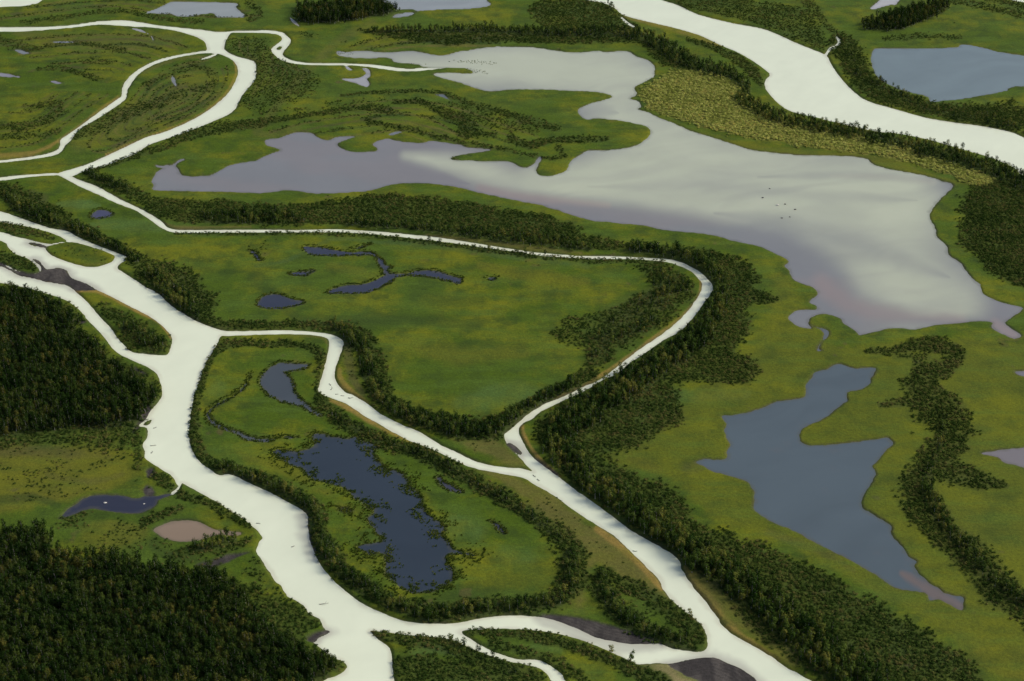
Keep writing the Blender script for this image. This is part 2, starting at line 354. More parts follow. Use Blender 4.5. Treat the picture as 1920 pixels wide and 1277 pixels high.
# ------------------------------------------------------------------ colour of the sward: (colour, amount, shape, is_stroke)
OCH = (0.250, 0.170, 0.045); OLV = (0.112, 0.104, 0.026); LGR = (0.068, 0.124, 0.030); YEL = (0.122, 0.118, 0.012)
BRN = (0.066, 0.060, 0.024); DKG = (0.024, 0.046, 0.009); TAN = (0.240, 0.200, 0.095); BLG = (0.046, 0.088, 0.026)
TINTS = [
    (OLV, .85, pairs('830,815 880,822 940,812 958,845 996,882 940,872 880,852 850,838'), 0),
    (OLV, .9, pairs('890,878 980,895 1037,928 1107,977 1149,1003 1202,1053 1240,1100 1266,1132 1200,1104 1150,1078 1115,1062 1100,1100 1095,1140 1075,1150 1085,1100 1100,1050 1070,1020 1020,975 960,930'), 0),
    (OCH, .8, trips('1120,995,14 1170,1030,18 1205,1065,18 1240,1105,12'), 1),
    (OCH, .9, trips('140,548,8 180,547,11 220,565,12 260,585,10 300,606,9 320,635,5'), 1),
    (OCH, .8, trips('620,753,9 660,770,15 700,795,13 760,827,8 830,860,6'), 1),
    (OCH, .9, trips('1284,1066,6 1310,1102,16 1345,1148,20 1375,1182,18 1410,1207,14 1460,1238,9'), 1),
    (OLV, .8, trips('1300,1075,26 1350,1130,40 1420,1190,40 1490,1240,34'), 1),
    (OCH, .9, trips('978,802,9 984,822,9 998,846,9 1022,872,7 1050,893,5'), 1),
    (OCH, .8, trips('1313,522,5 1313,550,7 1290,585,8 1230,632,7 1160,683,7 1100,722,6 1040,748,4'), 1),
    (OLV, .9, trips('305,418,5 330,428,6 390,428,4 470,427,3'), 1), (OLV, .9, trips('800,442,3 900,454,7 1000,468,9 1090,476,6'), 1),
    (OLV, .7, trips('140,345,8 180,358,10 230,378,10 285,408,10'), 1),
    (OCH, .8, trips('636,697,12 640,718,14 660,736,10 690,757,6'), 1), (BRN, .8, trips('650,650,14 655,680,26 660,710,20 680,740,12'), 1),
    (OCH, .7, trips('439,115,5 443,140,6 420,182,6 380,214,6 330,239,5 270,260,5 200,292,5'), 1),
    (OCH, .7, trips('222,185,8 180,213,6 120,259,6 60,290,10 -40,294,12'), 1), (OLV, .6, trips('270,138,10 330,112,8 400,108,8'), 1),
    (OCH, .9, trips('40,517,4 65,522,6 95,529,6'), 1), (OCH, .5, trips('1170,33,6 1240,50,12 1300,67,12 1350,88,8'), 1),
    (TAN, .9, pairs('1190,1246 1240,1247 1290,1268 1330,1300 1380,1440 1250,1440 1260,1300'), 0),
    (OLV, .6, trips('86,470,6 110,488,6 150,498,5 200,495,5'), 1), (OLV, .5, trips('540,630,8 600,634,9 612,645,6'), 1),
    (YEL, .75, pairs('-60,838 60,835 150,838 235,842 262,880 240,908 150,935 60,955 -60,960'), 0),
    (YEL, .6, pairs('130,990 200,975 270,985 275,1010 230,1035 160,1030'), 0),
    (YEL, .5, pairs('440,845 560,870 640,930 690,970 640,960 560,905 480,880'), 0),
    (LGR, .8, trips('110,386,10 150,384,22 186,386,10'), 1), (LGR, .6, trips('170,425,14 230,422,30 300,428,18'), 1),
    (LGR, .6, trips('860,760,30 930,745,60 1010,740,30'), 1), (LGR, .6, trips('850,985,50 890,1000,60'), 1), (LGR, .5, trips('940,1045,40 990,1050,40'), 1),
    (LGR, .6, trips('770,1222,16 830,1222,22 860,1232,10'), 1), (LGR, .5, trips('1000,1215,14 1050,1220,14'), 1),
    (LGR, .55, trips('395,735,24 410,730,34'), 1), (LGR, .5, trips('1260,745,24 1320,740,30 1400,740,20'), 1),
    (BLG, .6, trips('480,500,10 540,490,10 620,450,8 700,455,8 800,462,12 900,475,12 1100,500,14'), 1),
    (YEL, .55, trips('900,500,20 1000,520,30 1100,530,20'), 1), (YEL, .45, trips('760,640,30 860,670,40 980,660,30'), 1),
    (YEL, .35, trips('620,500,20 680,512,20'), 1), (YEL, .6, pairs('1400,285 1500,294 1630,306 1700,330 1790,345 1830,350 1770,330 1660,295 1560,283 1420,270 1300,245 1260,235'), 0),
    (YEL, .42, pairs('1130,860 1300,740 1420,620 1460,500 1560,640 1700,640 1920,640 2050,700 2050,1300 1850,1250 1700,1150 1500,1040 1330,970 1250,900'), 0),
    (YEL, .35, trips('1850,1230,80 1920,1270,90'), 1), (BRN, .5, trips('0,850,20 100,848,26 200,856,18'), 1), (DKG, .6, trips('-40,945,20 60,935,16 110,950,14'), 1), (BRN, .4, trips('90,895,14 170,905,14 230,890,12'), 1), (DKG, .5, trips('300,1000,20 290,1035,20 380,1055,16'), 1),
    (BRN, .35, trips('1440,1000,20 1530,1030,20 1600,1070,14'), 1),
    (BRN, .4, trips('1350,870,20 1290,880,30'), 1), (YEL, .4, trips('1230,880,30 1180,860,20'), 1),
    (DKG, .6, trips('480,520,40 560,600,20 700,600,26 900,610,20'), 1), (DKG, .5, trips('780,560,30 900,570,30'), 1),
    (DKG, .5, trips('940,1090,60 1020,1080,60 800,1130,30'), 1),
    (BRN, .35, trips('1100,690,8 1160,600,60 1230,560,40'), 1), (BRN, .5, trips('80,375,26 60,365,20'), 1),
    (BRN, .4, trips('310,505,20 350,530,30 380,560,20'), 1), (OLV, .45, trips('30,60,20 120,80,40 220,80,40 330,75,30'), 1),
    (OLV, .4, trips('150,270,40 260,220,60 380,150,60'), 1), (OLV, .4, trips('560,240,14 480,250,14 620,90,20 700,45,14'), 1),
]

# ------------------------------------------------------------------ woods: (stand, kind, density, height factor, shape, is_stroke)
# kind T = birch, S = willow scrub
VEG = [
    ('west', 'T', 1.0, 1.05, pairs('''-110,552 0,552 60,562 110,580 150,622 190,672 235,712 270,735 285,755 270,782 235,800 195,806 120,804 60,808 0,818 -110,825'''), 0),
    ('westedge', 'S', .7, 1.0, pairs('''20,545 90,558 140,585 170,625 210,672 260,700 296,720 300,745 285,768 262,795 255,830 225,850 150,835 60,835 -60,850 -60,815 120,800 240,780 270,740 200,690 150,620 90,570'''), 0),
    ('southwest', 'T', 1.0, 1.05, pairs('''-110,1000 0,1000 60,1004 100,1022 125,1046 180,1056 230,1056 290,1070 350,1078 405,1086 440,1112 460,1140 500,1180 540,1205 575,1222
        610,1240 636,1254 600,1275 565,1310 520,1440 -110,1440'''), 0),
    ('southwestedge', 'S', .75, 1.0, pairs('''400,1082 440,1095 490,1110 540,1125 575,1155 592,1170 575,1185 570,1200 605,1224 640,1248 620,1266 590,1280 540,1270 500,1200 440,1130'''), 0),
    ('southwestpond', 'S', .8, 1.1, trips('285,890,14 310,905,16 340,930,14 390,945,16 440,970,18 470,988,14'), 1),
    ('southwestpond', 'S', .8, 1.0, trips('268,985,14 300,968,14 340,955,12'), 1), ('southwestpond', 'S', .6, .8, trips('120,975,10 170,962,8 130,985,12'), 1),
    ('southwestpond', 'T', .8, .85, trips('370,1028,16 400,1024,18 440,1014,14'), 1),
    ('southwestpond', 'S', .7, 1.0, trips('320,1045,20 370,1035,22 430,1030,16 470,1015,14'), 1),
    ('southwestpond', 'S', .6, .9, trips('255,820,16 262,850,16 258,880,14'), 1), ('southwestpond', 'S', .5, .8, trips('480,1070,16 490,1090,14'), 1),
    ('southwestpond', 'S', .3, .6, pairs('-60,830 80,830 220,842 262,860 262,900 200,915 60,950 -60,960'), 0), ('southwestpond', 'S', .35, .65, pairs('110,980 200,968 290,1000 330,1030 420,1060 400,1075 280,1060 180,1048 130,1030'), 0),
    ('southwestpond', 'S', .4, .75, pairs('400,1040 470,1040 500,1085 560,1140 540,1150 470,1100'), 0),
    ('longisle', 'S', .9, 1.0, pairs('185,575 230,588 270,608 300,630 314,650 305,660 280,660 250,656 236,642 215,606'), 0),
    ('longisle', 'T', .7, .8, trips('240,622,20 270,640,24 300,654,18'), 1),
    ('westisles', 'S', .8, .9, trips('-60,478,12 0,482,16 40,494,18 64,506,12'), 1), ('westisles', 'S', .8, .9, trips('-60,412,10 0,424,14 50,436,16 100,450,10'), 1),
    ('westisles', 'S', .2, .5, trips('110,472,20 150,480,26 190,484,20'), 1),
    ('meadowwest', 'T', .8, .8, trips('15,374,16 45,396,16 100,418,12 160,440,10 215,466,8 255,492,10'), 1),
    ('meadowwest', 'S', .9, 1.0, trips('5,355,14 30,372,30 70,398,32 120,420,22 170,442,16 220,466,14 262,494,20 300,522,44 335,550,60 362,578,52 380,598,24'), 1),
    ('meadowwest', 'T', .75, .85, trips('285,520,20 315,545,26 345,572,28 368,596,18'), 1),
    ('meadowsouth', 'S', .9, 1.0, trips('370,600,10 430,612,10 520,612,10 600,613,12 650,622,16 680,645,26 700,680,34 706,715,30 725,755,24 780,785,24 860,803,26 930,804,24 975,775,18 1020,750,16 1070,730,16 1105,705,18'), 1),
    ('meadowsouth', 'T', .85, .85, trips('625,615,12 665,640,18 688,675,24 696,710,24 716,750,18 770,785,20 850,806,24 920,808,22 968,782,14 1020,752,10 1080,725,12'), 1),
    ('meadoweast', 'S', .7, .9, pairs('''1190,500 1260,503 1292,530 1300,556 1270,588 1230,618 1190,645 1140,676 1108,705 1088,706 1103,672 1085,650 1040,632 1065,602 1110,592 1170,572 1212,545 1222,520'''), 0),
    ('meadoweast', 'T', .35, .75, pairs('''1215,510 1270,518 1290,545 1265,580 1200,630 1130,680 1095,700 1106,665 1100,640 1140,605 1210,560 1230,530'''), 0),
    ('channelsouth', 'S', .8, .85, trips('330,440,3 420,442,5 500,441,6 640,441,7 760,452,7 900,470,8 990,481,8 1110,491,9 1190,492,9 1240,498,14'), 1),
    ('channelsouth', 'T', .25, .6, trips('760,450,4 900,468,5 1000,480,6 1200,490,6 1260,500,8'), 1),
    ('channelnorth', 'S', .95, 1.0, pairs('''165,322 200,334 250,348 275,368 330,378 420,380 500,388 560,388 620,378 690,368 740,368 820,375 900,388 980,398 1030,408 1070,428 1110,448 1180,458
        1260,465 1330,473 1388,492 1418,520 1410,540 1462,560 1400,580 1408,600 1398,640 1380,665 1425,692 1400,722 1330,717 1280,717 1272,750 1278,785 1240,815 1190,838 1140,850
        1120,858 1180,890 1250,912 1290,952 1312,985 1380,1010 1450,1036 1530,1068 1600,1112 1660,1144 1720,1180 1772,1215 1825,1265 1860,1320 1900,1440 1680,1440 1600,1345
        1545,1285 1478,1232 1405,1170 1340,1105 1285,1056 1230,1017 1150,960 1085,912 1045,878 1015,835 1003,803 1030,778 1090,748 1160,712 1230,664 1290,620 1320,592 1346,548
        1338,518 1308,494 1268,480 1150,470 1000,458 900,443 760,428 640,422 500,422 400,422 330,422 302,402 250,376 200,352 165,338'''), 0),
    ('channelnorth', 'T', .85, 0.68, trips('168,328,8 205,346,12 240,358,12'), 1), ('channelnorth', 'T', .8, 0.72, trips('390,412,14 460,412,20 520,412,22 570,418,10'), 1),
    ('channelnorth', 'T', .75, 0.68, trips('650,424,8 760,429,10 860,440,14 960,452,18 1030,455,20 1070,464,16 1110,470,10'), 1),
    ('channeleast', 'T', .85, .95, trips('1180,474,8 1270,482,12 1315,500,20 1352,530,24 1352,560,28 1338,600,34 1300,645,38 1240,688,38 1180,722,42 1120,765,48 1070,798,52 1045,830,46 1070,870,46 1100,900,40'), 1),
    ('southeast', 'T', .85, 1.08, trips('1100,905,36 1160,948,38 1210,985,40 1260,1018,40 1320,1060,40 1385,1100,40 1440,1138,44 1490,1182,52 1545,1230,62 1600,1275,66 1660,1340,70'), 1),
    ('pondisle', 'S', .9, .95, trips('''398,672,6 380,715,8 366,780,10 366,830,12 385,862,14 420,880,14 470,895,18 520,915,20 570,940,24 594,970,26 602,1010,26 625,1050,26 665,1090,24 715,1122,24 770,1145,24
        840,1152,22 910,1142,20 980,1138,20 1040,1132,24 1066,1108,34 1076,1075,38 1076,1045,36 1050,1012,28 1005,975,20 950,940,18 890,905,20 840,876,20 790,852,20 740,836,18 690,816,16 650,797,16 622,776,18 600,745,14 606,700,12
        598,662,10 560,648,8 500,646,7 430,648,8 405,665,6'''), 1),
    ('pondisle', 'T', .8, .8, trips('410,880,6 470,898,12 530,922,16 580,952,20 596,990,20 612,1035,20 650,1082,18 705,1122,18 770,1150,20 840,1156,18 920,1144,14 1000,1140,16 1055,1125,20 1072,1080,26 1070,1045,24'), 1),
    ('pondisle', 'T', .5, .65, trips('1050,1012,16 990,966,10 900,912,10 800,858,10 700,822,10 625,780,12'), 1),
    ('isletip', 'S', .95, 1.0, trips('1135,1078,20 1130,1105,28 1148,1138,30 1190,1172,30 1235,1195,26 1280,1208,22 1308,1196,28 1285,1168,22 1240,1136,20 1200,1112,18 1160,1090,16'), 1),
    ('isletip', 'T', .7, .8, trips('1130,1085,16 1135,1120,22 1180,1168,22 1230,1195,18 1285,1205,16'), 1), ('isletip', 'S', .3, .6, trips('1200,1135,30 1250,1160,30'), 1),
    ('topclump', 'T', 1.0, 1.10, pairs('556,38 562,24 590,15 640,12 700,12 738,20 742,25 700,36 650,44 610,48 572,46'), 0),
    ('topclumpeast', 'T', 1.0, 1.0, pairs('1616,56 1650,38 1700,24 1740,14 1772,14 1765,26 1725,45 1690,58 1650,60'), 0),
    ('topline', 'T', .85, 0.74, trips('690,62,5 780,61,7 860,60,8 980,63,10 1060,65,12 1140,66,14 1200,70,16 1240,88,22 1265,104,24 1295,119,22 1330,132,20 1368,142,18 1395,160,18 1400,172,16'), 1),
    ('topline', 'S', .85, 1.0, pairs('680,60 850,66 980,68 1180,76 1230,92 1270,118 1300,135 1240,120 1200,84 1100,84 1000,82 900,82 850,88 790,80 730,72'), 0),
    ('topline', 'S', .75, .9, pairs('1000,10 1100,2 1140,14 1165,32 1195,58 1120,60 1030,58'), 0), ('topline', 'T', .4, 0.62, trips('1110,4,6 1145,16,8 1165,32,8'), 1),
    ('willowfield', 'S', 1.0, 1.05, pairs('''1203,172 1230,152 1262,138 1305,136 1350,146 1390,170 1425,196 1465,222 1540,242 1640,268 1740,296 1830,328 1875,345 1840,352 1790,332 1740,317 1660,293 1560,280 1470,270
        1400,257 1330,242 1270,222 1225,207 1204,190'''), 0),
    ('willoweast', 'S', 1.0, 1.1, pairs('''1830,352 1880,345 1960,380 2080,440 2080,580 1960,550 1900,532 1860,512 1832,482 1800,457 1812,430 1806,395 1816,368'''), 0),
    ('willowfield', 'T', .9, 0.72, trips('1385,190,14 1420,207,20 1460,226,20 1520,238,18 1600,254,20 1700,275,22 1780,296,24 1850,317,26 1900,338,26 1960,370,28 2060,420,30'), 1),
    ('rivereast', 'S', .7, .9, trips('1290,76,6 1340,92,10 1385,115,18 1415,138,18 1425,160,12'), 1),
    ('riverfar', 'S', .9, 1.0, trips('1572,86,24 1600,108,32 1612,138,30 1640,170,22 1700,193,18 1760,208,18 1830,220,26 1900,222,30 1990,240,34'), 1),
    ('riverfar', 'T', .35, 0.60, trips('1595,110,20 1612,140,16 1760,212,10 1840,225,16 1910,232,20'), 1),
    ('riverfar', 'S', .6, .8, pairs('1262,10 1340,28 1440,54 1535,95 1552,92 1535,60 1515,20 1400,2 1290,-20 1230,-20'), 0),
    ('riverfar', 'S', .6, .7, trips('1505,0,8 1530,20,10 1550,50,8 1570,66,8'), 1), ('riverfar', 'S', .5, .7, trips('1660,75,5 1720,70,6 1800,72,5'), 1),
    ('riverfar', 'S', .6, .8, trips('1780,2,6 1850,15,8 1920,30,10 2000,50,12'), 1), ('riverfar', 'S', .6, .8, trips('1850,0,6 1920,14,8 2000,30,10'), 1),
    ('ridgeeast', 'S', .9, 1.05, trips('1625,662,5 1680,658,8 1720,648,14 1765,654,22 1795,668,18 1772,690,24 1742,706,30 1730,735,48 1748,765,50 1775,785,50 1795,812,44 1778,840,40 1750,860,34 1738,882,40 1720,910,44 1722,940,40 1745,968,38 1770,1000,36 1798,1030,36 1838,1068,40 1880,1108,40 1920,1140,40 1990,1190,44'), 1),
    ('ridgeeast', 'S', .9, 1.0, trips('1740,880,30 1790,892,28 1840,902,20 1888,914,6'), 1), ('ridgeeast', 'S', .8, .9, trips('1650,762,6 1690,757,12 1740,752,14'), 1), ('ridgeeast', 'S', .6, .8, trips('1640,663,3 1690,668,6 1740,672,8'), 1),
    ('ridgeeast', 'T', .6, .8, trips('1766,770,8 1772,800,12 1760,845,10 1745,880,16 1738,915,22 1752,955,20 1785,1005,20 1830,1055,22 1880,1100,22 1930,1140,22'), 1),
    ('farwest', 'S', .5, .7, pairs('438,72 500,78 520,112 585,142 592,168 560,190 520,200 450,205 468,165 482,145 482,120 450,102 428,88'), 0),
    ('farwest', 'S', .8, .85, trips('160,326,6 240,300,10 300,280,12 360,256,18 420,242,18 480,234,14 560,221,9 640,209,9 700,203,11 730,211,16'), 1),
    ('farwest', 'S', .8, .85, trips('740,194,5 780,192,8 815,206,14 850,220,18 885,236,24 870,250,20 930,254,10'), 1), ('farwest', 'S', .7, .8, trips('640,182,3 700,176,5 780,173,6 840,179,8 870,192,9 930,209,9 980,224,12 1020,236,15 1048,244,10'), 1),
    ('farwest', 'S', .5, .7, pairs('850,195 900,205 960,225 1010,245 960,250 900,235 870,215'), 0), ('farwest', 'S', .4, .7, trips('480,215,12 560,206,10 640,196,8 720,188,8'), 1),
    ('farwest', 'S', .8, .85, trips('960,262,16 990,275,16 1030,266,10 1085,264,12 1140,262,8'), 1), ('farwest', 'S', .7, .8, trips('1048,278,12 1034,300,6 700,232,8 720,236,6'), 1),
    ('farwest', 'S', .6, .7, trips('0,78,14 30,86,12 70,94,10 130,82,8 190,88,10 235,98,10'), 1), ('farwest', 'S', .6, .7, trips('70,132,6 110,130,8 160,142,10 190,152,8'), 1), ('farwest', 'S', .6, .7, trips('175,112,8 210,120,10 150,118,6'), 1),
    ('farwest', 'S', .6, .75, trips('50,205,12 110,198,16 100,222,18 40,240,16 -20,236,14'), 1), ('farwest', 'S', .6, .7, trips('0,258,12 60,256,12 110,248,10'), 1),
    ('farwest', 'S', .6, .75, trips('140,255,18 180,240,24 235,218,22 300,194,16 340,176,14'), 1), ('farwest', 'S', .5, .7, trips('270,165,10 300,150,10 370,126,10 400,145,16 395,170,12 360,168,8'), 1),
    ('farwest', 'S', .55, .7, trips('40,44,8 100,38,10 150,30,8 230,22,8 300,36,8 380,44,8'), 1), ('farwest', 'S', .6, .7, trips('470,10,14 490,25,12 470,40,10'), 1), ('farwest', 'S', .4, .6, trips('540,72,12 570,66,10 600,72,8 640,80,3 690,82,4'), 1),
    ('bottomisles', 'S', .95, .95, trips('700,1190,8 760,1202,14 830,1213,18 890,1238,18 960,1258,18 1010,1275,16'), 1), ('bottomisles', 'S', .9, .9, pairs('742,1245 820,1240 900,1256 1025,1285 1040,1440 745,1440'), 0),
    ('bottomisles', 'T', .35, .75, trips('840,1204,6 900,1228,8 890,1262,14 970,1262,10'), 1),
    ('bottomisles', 'S', .9, .95, trips('885,1188,8 960,1190,10 1040,1203,14 1100,1223,16 1160,1248,16 1220,1274,18 1270,1310,20'), 1), ('bottomisles', 'S', .8, .9, trips('920,1206,10 1000,1230,12 1060,1252,14 1100,1285,18 1120,1340,24'), 1),
    ('bottomisles', 'T', .3, .7, trips('1080,1214,6 1160,1245,6'), 1),
    ('barscrub', 'S', .10, .45, pairs('920,895 1030,935 1120,990 1180,1050 1100,1050 1040,985 960,925'), 0), ('barscrub', 'S', .25, .6, trips('660,660,30 665,700,26'), 1), ('barscrub', 'S', .25, .5, trips('1340,1100,20 1420,1170,26 1500,1240,24'), 1),
    ('barscrub', 'S', .18, .5, pairs('850,825 930,825 960,860 900,850'), 0),
    ('barscrub', 'S', .2, .5, trips('470,470,16 520,455,10'), 1),
]

# scroll bars: low ridges left behind by the wandering channels, repeated inwards from a bank
SCROLLS = [
    (pairs('440,117 446,140 430,175 400,200 360,225 300,250 230,280 170,305 140,290 180,245 230,200 255,165 290,135 340,115 400,103'), (330, 185), 10),
    (pairs('380,80 340,66 286,56 220,53 150,55 90,60 20,66 -60,70'), (180, 150), 10),
    (pairs('225,180 180,212 130,248 90,280 30,292 -60,300'), (60, 170), 8),
    (pairs('425,70 424,90 450,108 482,122 480,150 455,185'), (600, 140), 9),
    (pairs('640,178 740,166 860,180 960,215 1050,245'), (760, 330), 7),
    (pairs('470,232 560,214 660,198 740,192 820,205 880,235'), (700, 330), 4),
    (pairs('-60,55 60,40 200,28 300,38 420,48 520,45'), (300, -60), 5),
    (pairs('620,85 720,62 860,55 1000,58'), (800, 130), 4),
]
# ------------------------------------------------------------------ materials
def new_mat(name):
    m = bpy.data.materials.new(name)
    m.use_nodes = True
    n = m.node_tree
    for x in list(n.nodes): n.nodes.remove(x)
    out = n.nodes.new('ShaderNodeOutputMaterial')
    return m, n, out

def N(n, t, **kw):
    x = n.nodes.new(t)
    for k, v in kw.items():
        if k.startswith('i_'):
            x.inputs[k[2:].replace('_', ' ')].default_value = v
        else:
            setattr(x, k, v)
    return x

def noise(n, vec, scale, detail=3, rough=0.55):
    t = N(n, 'ShaderNodeTexNoise')
    t.inputs['Scale'].default_value = scale
    t.inputs['Detail'].default_value = detail
    t.inputs['Roughness'].default_value = rough
    n.links.new(vec, t.inputs['Vector'])
    return t.outputs['Fac']

def ramp(n, fac, lo, hi, a=0.0, b=1.0):
    t = N(n, 'ShaderNodeMapRange')
    t.inputs['From Min'].default_value = lo; t.inputs['From Max'].default_value = hi
    t.inputs['To Min'].default_value = a; t.inputs['To Max'].default_value = b
    n.links.new(fac, t.inputs['Value'])
    return t.outputs['Result']

def mix(n, fac, a, b, mode='MIX'):
    t = N(n, 'ShaderNodeMix', data_type='RGBA', blend_type=mode)
    for s, v in ((0, fac), (6, a), (7, b)):
        if isinstance(v, (int, float)): t.inputs[s].default_value = v
        elif isinstance(v, tuple): t.inputs[s].default_value = (*v, 1)
        else: n.links.new(v, t.inputs[s])
    return t.outputs[2]

def ground_mat():
    m, n, out = new_mat('ground')
    geo = N(n, 'ShaderNodeNewGeometry'); pos = geo.outputs['Position']
    flat = N(n, 'ShaderNodeVectorMath', operation='MULTIPLY'); flat.inputs[1].default_value = (1, 1, 0)
    n.links.new(pos, flat.inputs[0]); pos = flat.outputs[0]
    col = N(n, 'ShaderNodeVertexColor', layer_name='Col').outputs['Color']
    grass = N(n, 'ShaderNodeAttribute', attribute_name='grass').outputs['Fac']
    big = noise(n, pos, 0.018, 8, .66); mid = noise(n, pos, 0.055, 7, .66); fin = noise(n, pos, 0.55, 3, 0.7); tiny = noise(n, pos, 1.9, 2)
    wav = N(n, 'ShaderNodeMapping'); wav.inputs['Scale'].default_value = (0.022, 0.09, 1); wav.inputs['Rotation'].default_value = (0, 0, 0.25)
    n.links.new(pos, wav.inputs['Vector'])
    strk = noise(n, wav.outputs[0], 1.0, 7, .62)
    # drifts of yellower sedge and of darker, wetter moss
    f1 = N(n, 'ShaderNodeMath', operation='MULTIPLY'); n.links.new(ramp(n, big, .46, .62, 0, .9), f1.inputs[0]); n.links.new(grass, f1.inputs[1])
    c = mix(n, f1.outputs[0], col, (0.128, 0.140, 0.006))
    f2 = N(n, 'ShaderNodeMath', operation='MULTIPLY'); n.links.new(ramp(n, mid, .46, .64, 0, .72), f2.inputs[0]); n.links.new(grass, f2.inputs[1])
    c = mix(n, f2.outputs[0], c, (0.026, 0.050, 0.007))
    f3 = N(n, 'ShaderNodeMath', operation='MULTIPLY'); n.links.new(ramp(n, strk, .48, .66, 0, .65), f3.inputs[0]); n.links.new(grass, f3.inputs[1])
    c = mix(n, f3.outputs[0], c, (0.066, 0.116, 0.014))
    v = ramp(n, fin, .28, .75, .74, 1.28)
    c = mix(n, 1.0, c, v, 'MULTIPLY')
    v2 = ramp(n, tiny, .25, .75, .70, 1.30)
    c = mix(n, 1.0, c, v2, 'MULTIPLY')
    b = N(n, 'ShaderNodeBsdfPrincipled'); b.inputs['Roughness'].default_value = .9
    b.inputs['Specular IOR Level'].default_value = .15
    n.links.new(c, b.inputs['Base Color'])
    bp = N(n, 'ShaderNodeBump'); bp.inputs['Strength'].default_value = .55; bp.inputs['Distance'].default_value = .35
    n.links.new(fin, bp.inputs['Height']); n.links.new(bp.outputs[0], b.inputs['Normal'])
    n.links.new(b.outputs[0], out.inputs[0])
    return m

def water_mat(name, rough):
    m, n, out = new_mat(name)
    pos = N(n, 'ShaderNodeNewGeometry').outputs['Position']
    col = N(n, 'ShaderNodeVertexColor', layer_name='Col').outputs['Color']
    s = noise(n, pos, 0.03, 4)
    c = mix(n, 1.0, col, ramp(n, s, .3, .7, .97, 1.03), 'MULTIPLY')
    b = N(n, 'ShaderNodeBsdfPrincipled'); b.inputs['Roughness'].default_value = rough; b.inputs['IOR'].default_value = 1.33
    n.links.new(c, b.inputs['Base Color'])
    bp = N(n, 'ShaderNodeBump'); bp.inputs['Strength'].default_value = .10; bp.inputs['Distance'].default_value = .08
    mp = N(n, 'ShaderNodeMapping'); mp.inputs['Scale'].default_value = (.35, .8, 1); n.links.new(pos, mp.inputs[0])
    n.links.new(noise(n, mp.outputs[0], 1.0, 3), bp.inputs['Height']); n.links.new(bp.outputs[0], b.inputs['Normal'])
    n.links.new(b.outputs[0], out.inputs[0])
    return m

def leaf_mat(name, cols, transl=.18):
    """foliage: every plant takes its own place between the given leaf colours"""
    m, n, out = new_mat(name)
    oi = N(n, 'ShaderNodeObjectInfo')
    cr = N(n, 'ShaderNodeValToRGB')
    el = cr.color_ramp.elements
    while len(el) < len(cols): el.new(0.5)
    for k, (p, c) in enumerate(cols):
        el[k].position = p; el[k].color = (*c, 1)
    big = noise(n, oi.outputs['Location'], 0.03, 3)
    ad = N(n, 'ShaderNodeMath', operation='ADD'); n.links.new(oi.outputs['Random'], ad.inputs[0]); n.links.new(ramp(n, big, .3, .7, -.3, .3), ad.inputs[1])
    n.links.new(ad.outputs[0], cr.inputs[0])
    pos = N(n, 'ShaderNodeNewGeometry').outputs['Position']
    c = mix(n, 1.0, cr.outputs[0], ramp(n, noise(n, pos, 1.3, 2), .25, .75, .65, 1.35), 'MULTIPLY')
    d = N(n, 'ShaderNodeBsdfDiffuse'); t = N(n, 'ShaderNodeBsdfTranslucent'); mx = N(n, 'ShaderNodeMixShader'); mx.inputs[0].default_value = transl
    n.links.new(c, d.inputs[0]); n.links.new(c, t.inputs[0])
    n.links.new(d.outputs[0], mx.inputs[1]); n.links.new(t.outputs[0], mx.inputs[2]); n.links.new(mx.outputs[0], out.inputs[0])
    return m

def plain_mat(name, ca, cb, scale, rough=.8):
    m, n, out = new_mat(name)
    tc = N(n, 'ShaderNodeTexCoord').outputs['Object']
    c = mix(n, ramp(n, noise(n, tc, scale, 4), .35, .65), ca, cb)
    b = N(n, 'ShaderNodeBsdfPrincipled'); b.inputs['Roughness'].default_value = rough
    n.links.new(c, b.inputs['Base Color']); n.links.new(b.outputs[0], out.inputs[0])
    return m

M_GROUND = ground_mat()
M_RIVER = water_mat('silty_water', .16)
M_LAKE = water_mat('lake_water', .10)
M_BIRCH = leaf_mat('birch_leaves', [(0.0, (0.011, 0.027, 0.005)), (0.4, (0.027, 0.054, 0.010)), (0.75, (0.072, 0.106, 0.020)), (1.0, (0.135, 0.138, 0.028))])
M_OLD = leaf_mat('old_birch_leaves', [(0.0, (0.008, 0.020, 0.004)), (0.5, (0.020, 0.040, 0.008)), (0.85, (0.045, 0.066, 0.013)), (1.0, (0.085, 0.084, 0.018))])
M_WILLOW = leaf_mat('willow_leaves', [(0.0, (0.020, 0.040, 0.008)), (0.4, (0.038, 0.067, 0.013)), (0.8, (0.080, 0.106, 0.023)), (1.0, (0.110, 0.105, 0.032))])
M_SUNLIT = leaf_mat('downy_willow_leaves', [(0.0, (0.20, 0.235, 0.045)), (0.45, (0.33, 0.365, 0.080)), (0.8, (0.45, 0.46, 0.125)), (1.0, (0.42, 0.38, 0.095))], .30)  # yellower willow leaf, with a patch of sunlight painted into its colour
M_SEDGE = leaf_mat('sedge_leaves', [(0.0, (0.038, 0.066, 0.012)), (0.6, (0.072, 0.108, 0.016)), (1.0, (0.120, 0.135, 0.022))], .15)
M_BARK = plain_mat('birch_bark', (0.45, 0.43, 0.40), (0.10, 0.09, 0.08), 3.0)
M_WOOD = plain_mat('drift_wood', (0.070, 0.058, 0.048), (0.030, 0.026, 0.024), 4.0)
M_STONE = plain_mat('dark_stone', (0.10, 0.095, 0.09), (0.05, 0.05, 0.05), 2.0)
M_PALE = plain_mat('pale_stone', (0.62, 0.60, 0.54), (0.40, 0.39, 0.35), 2.0)

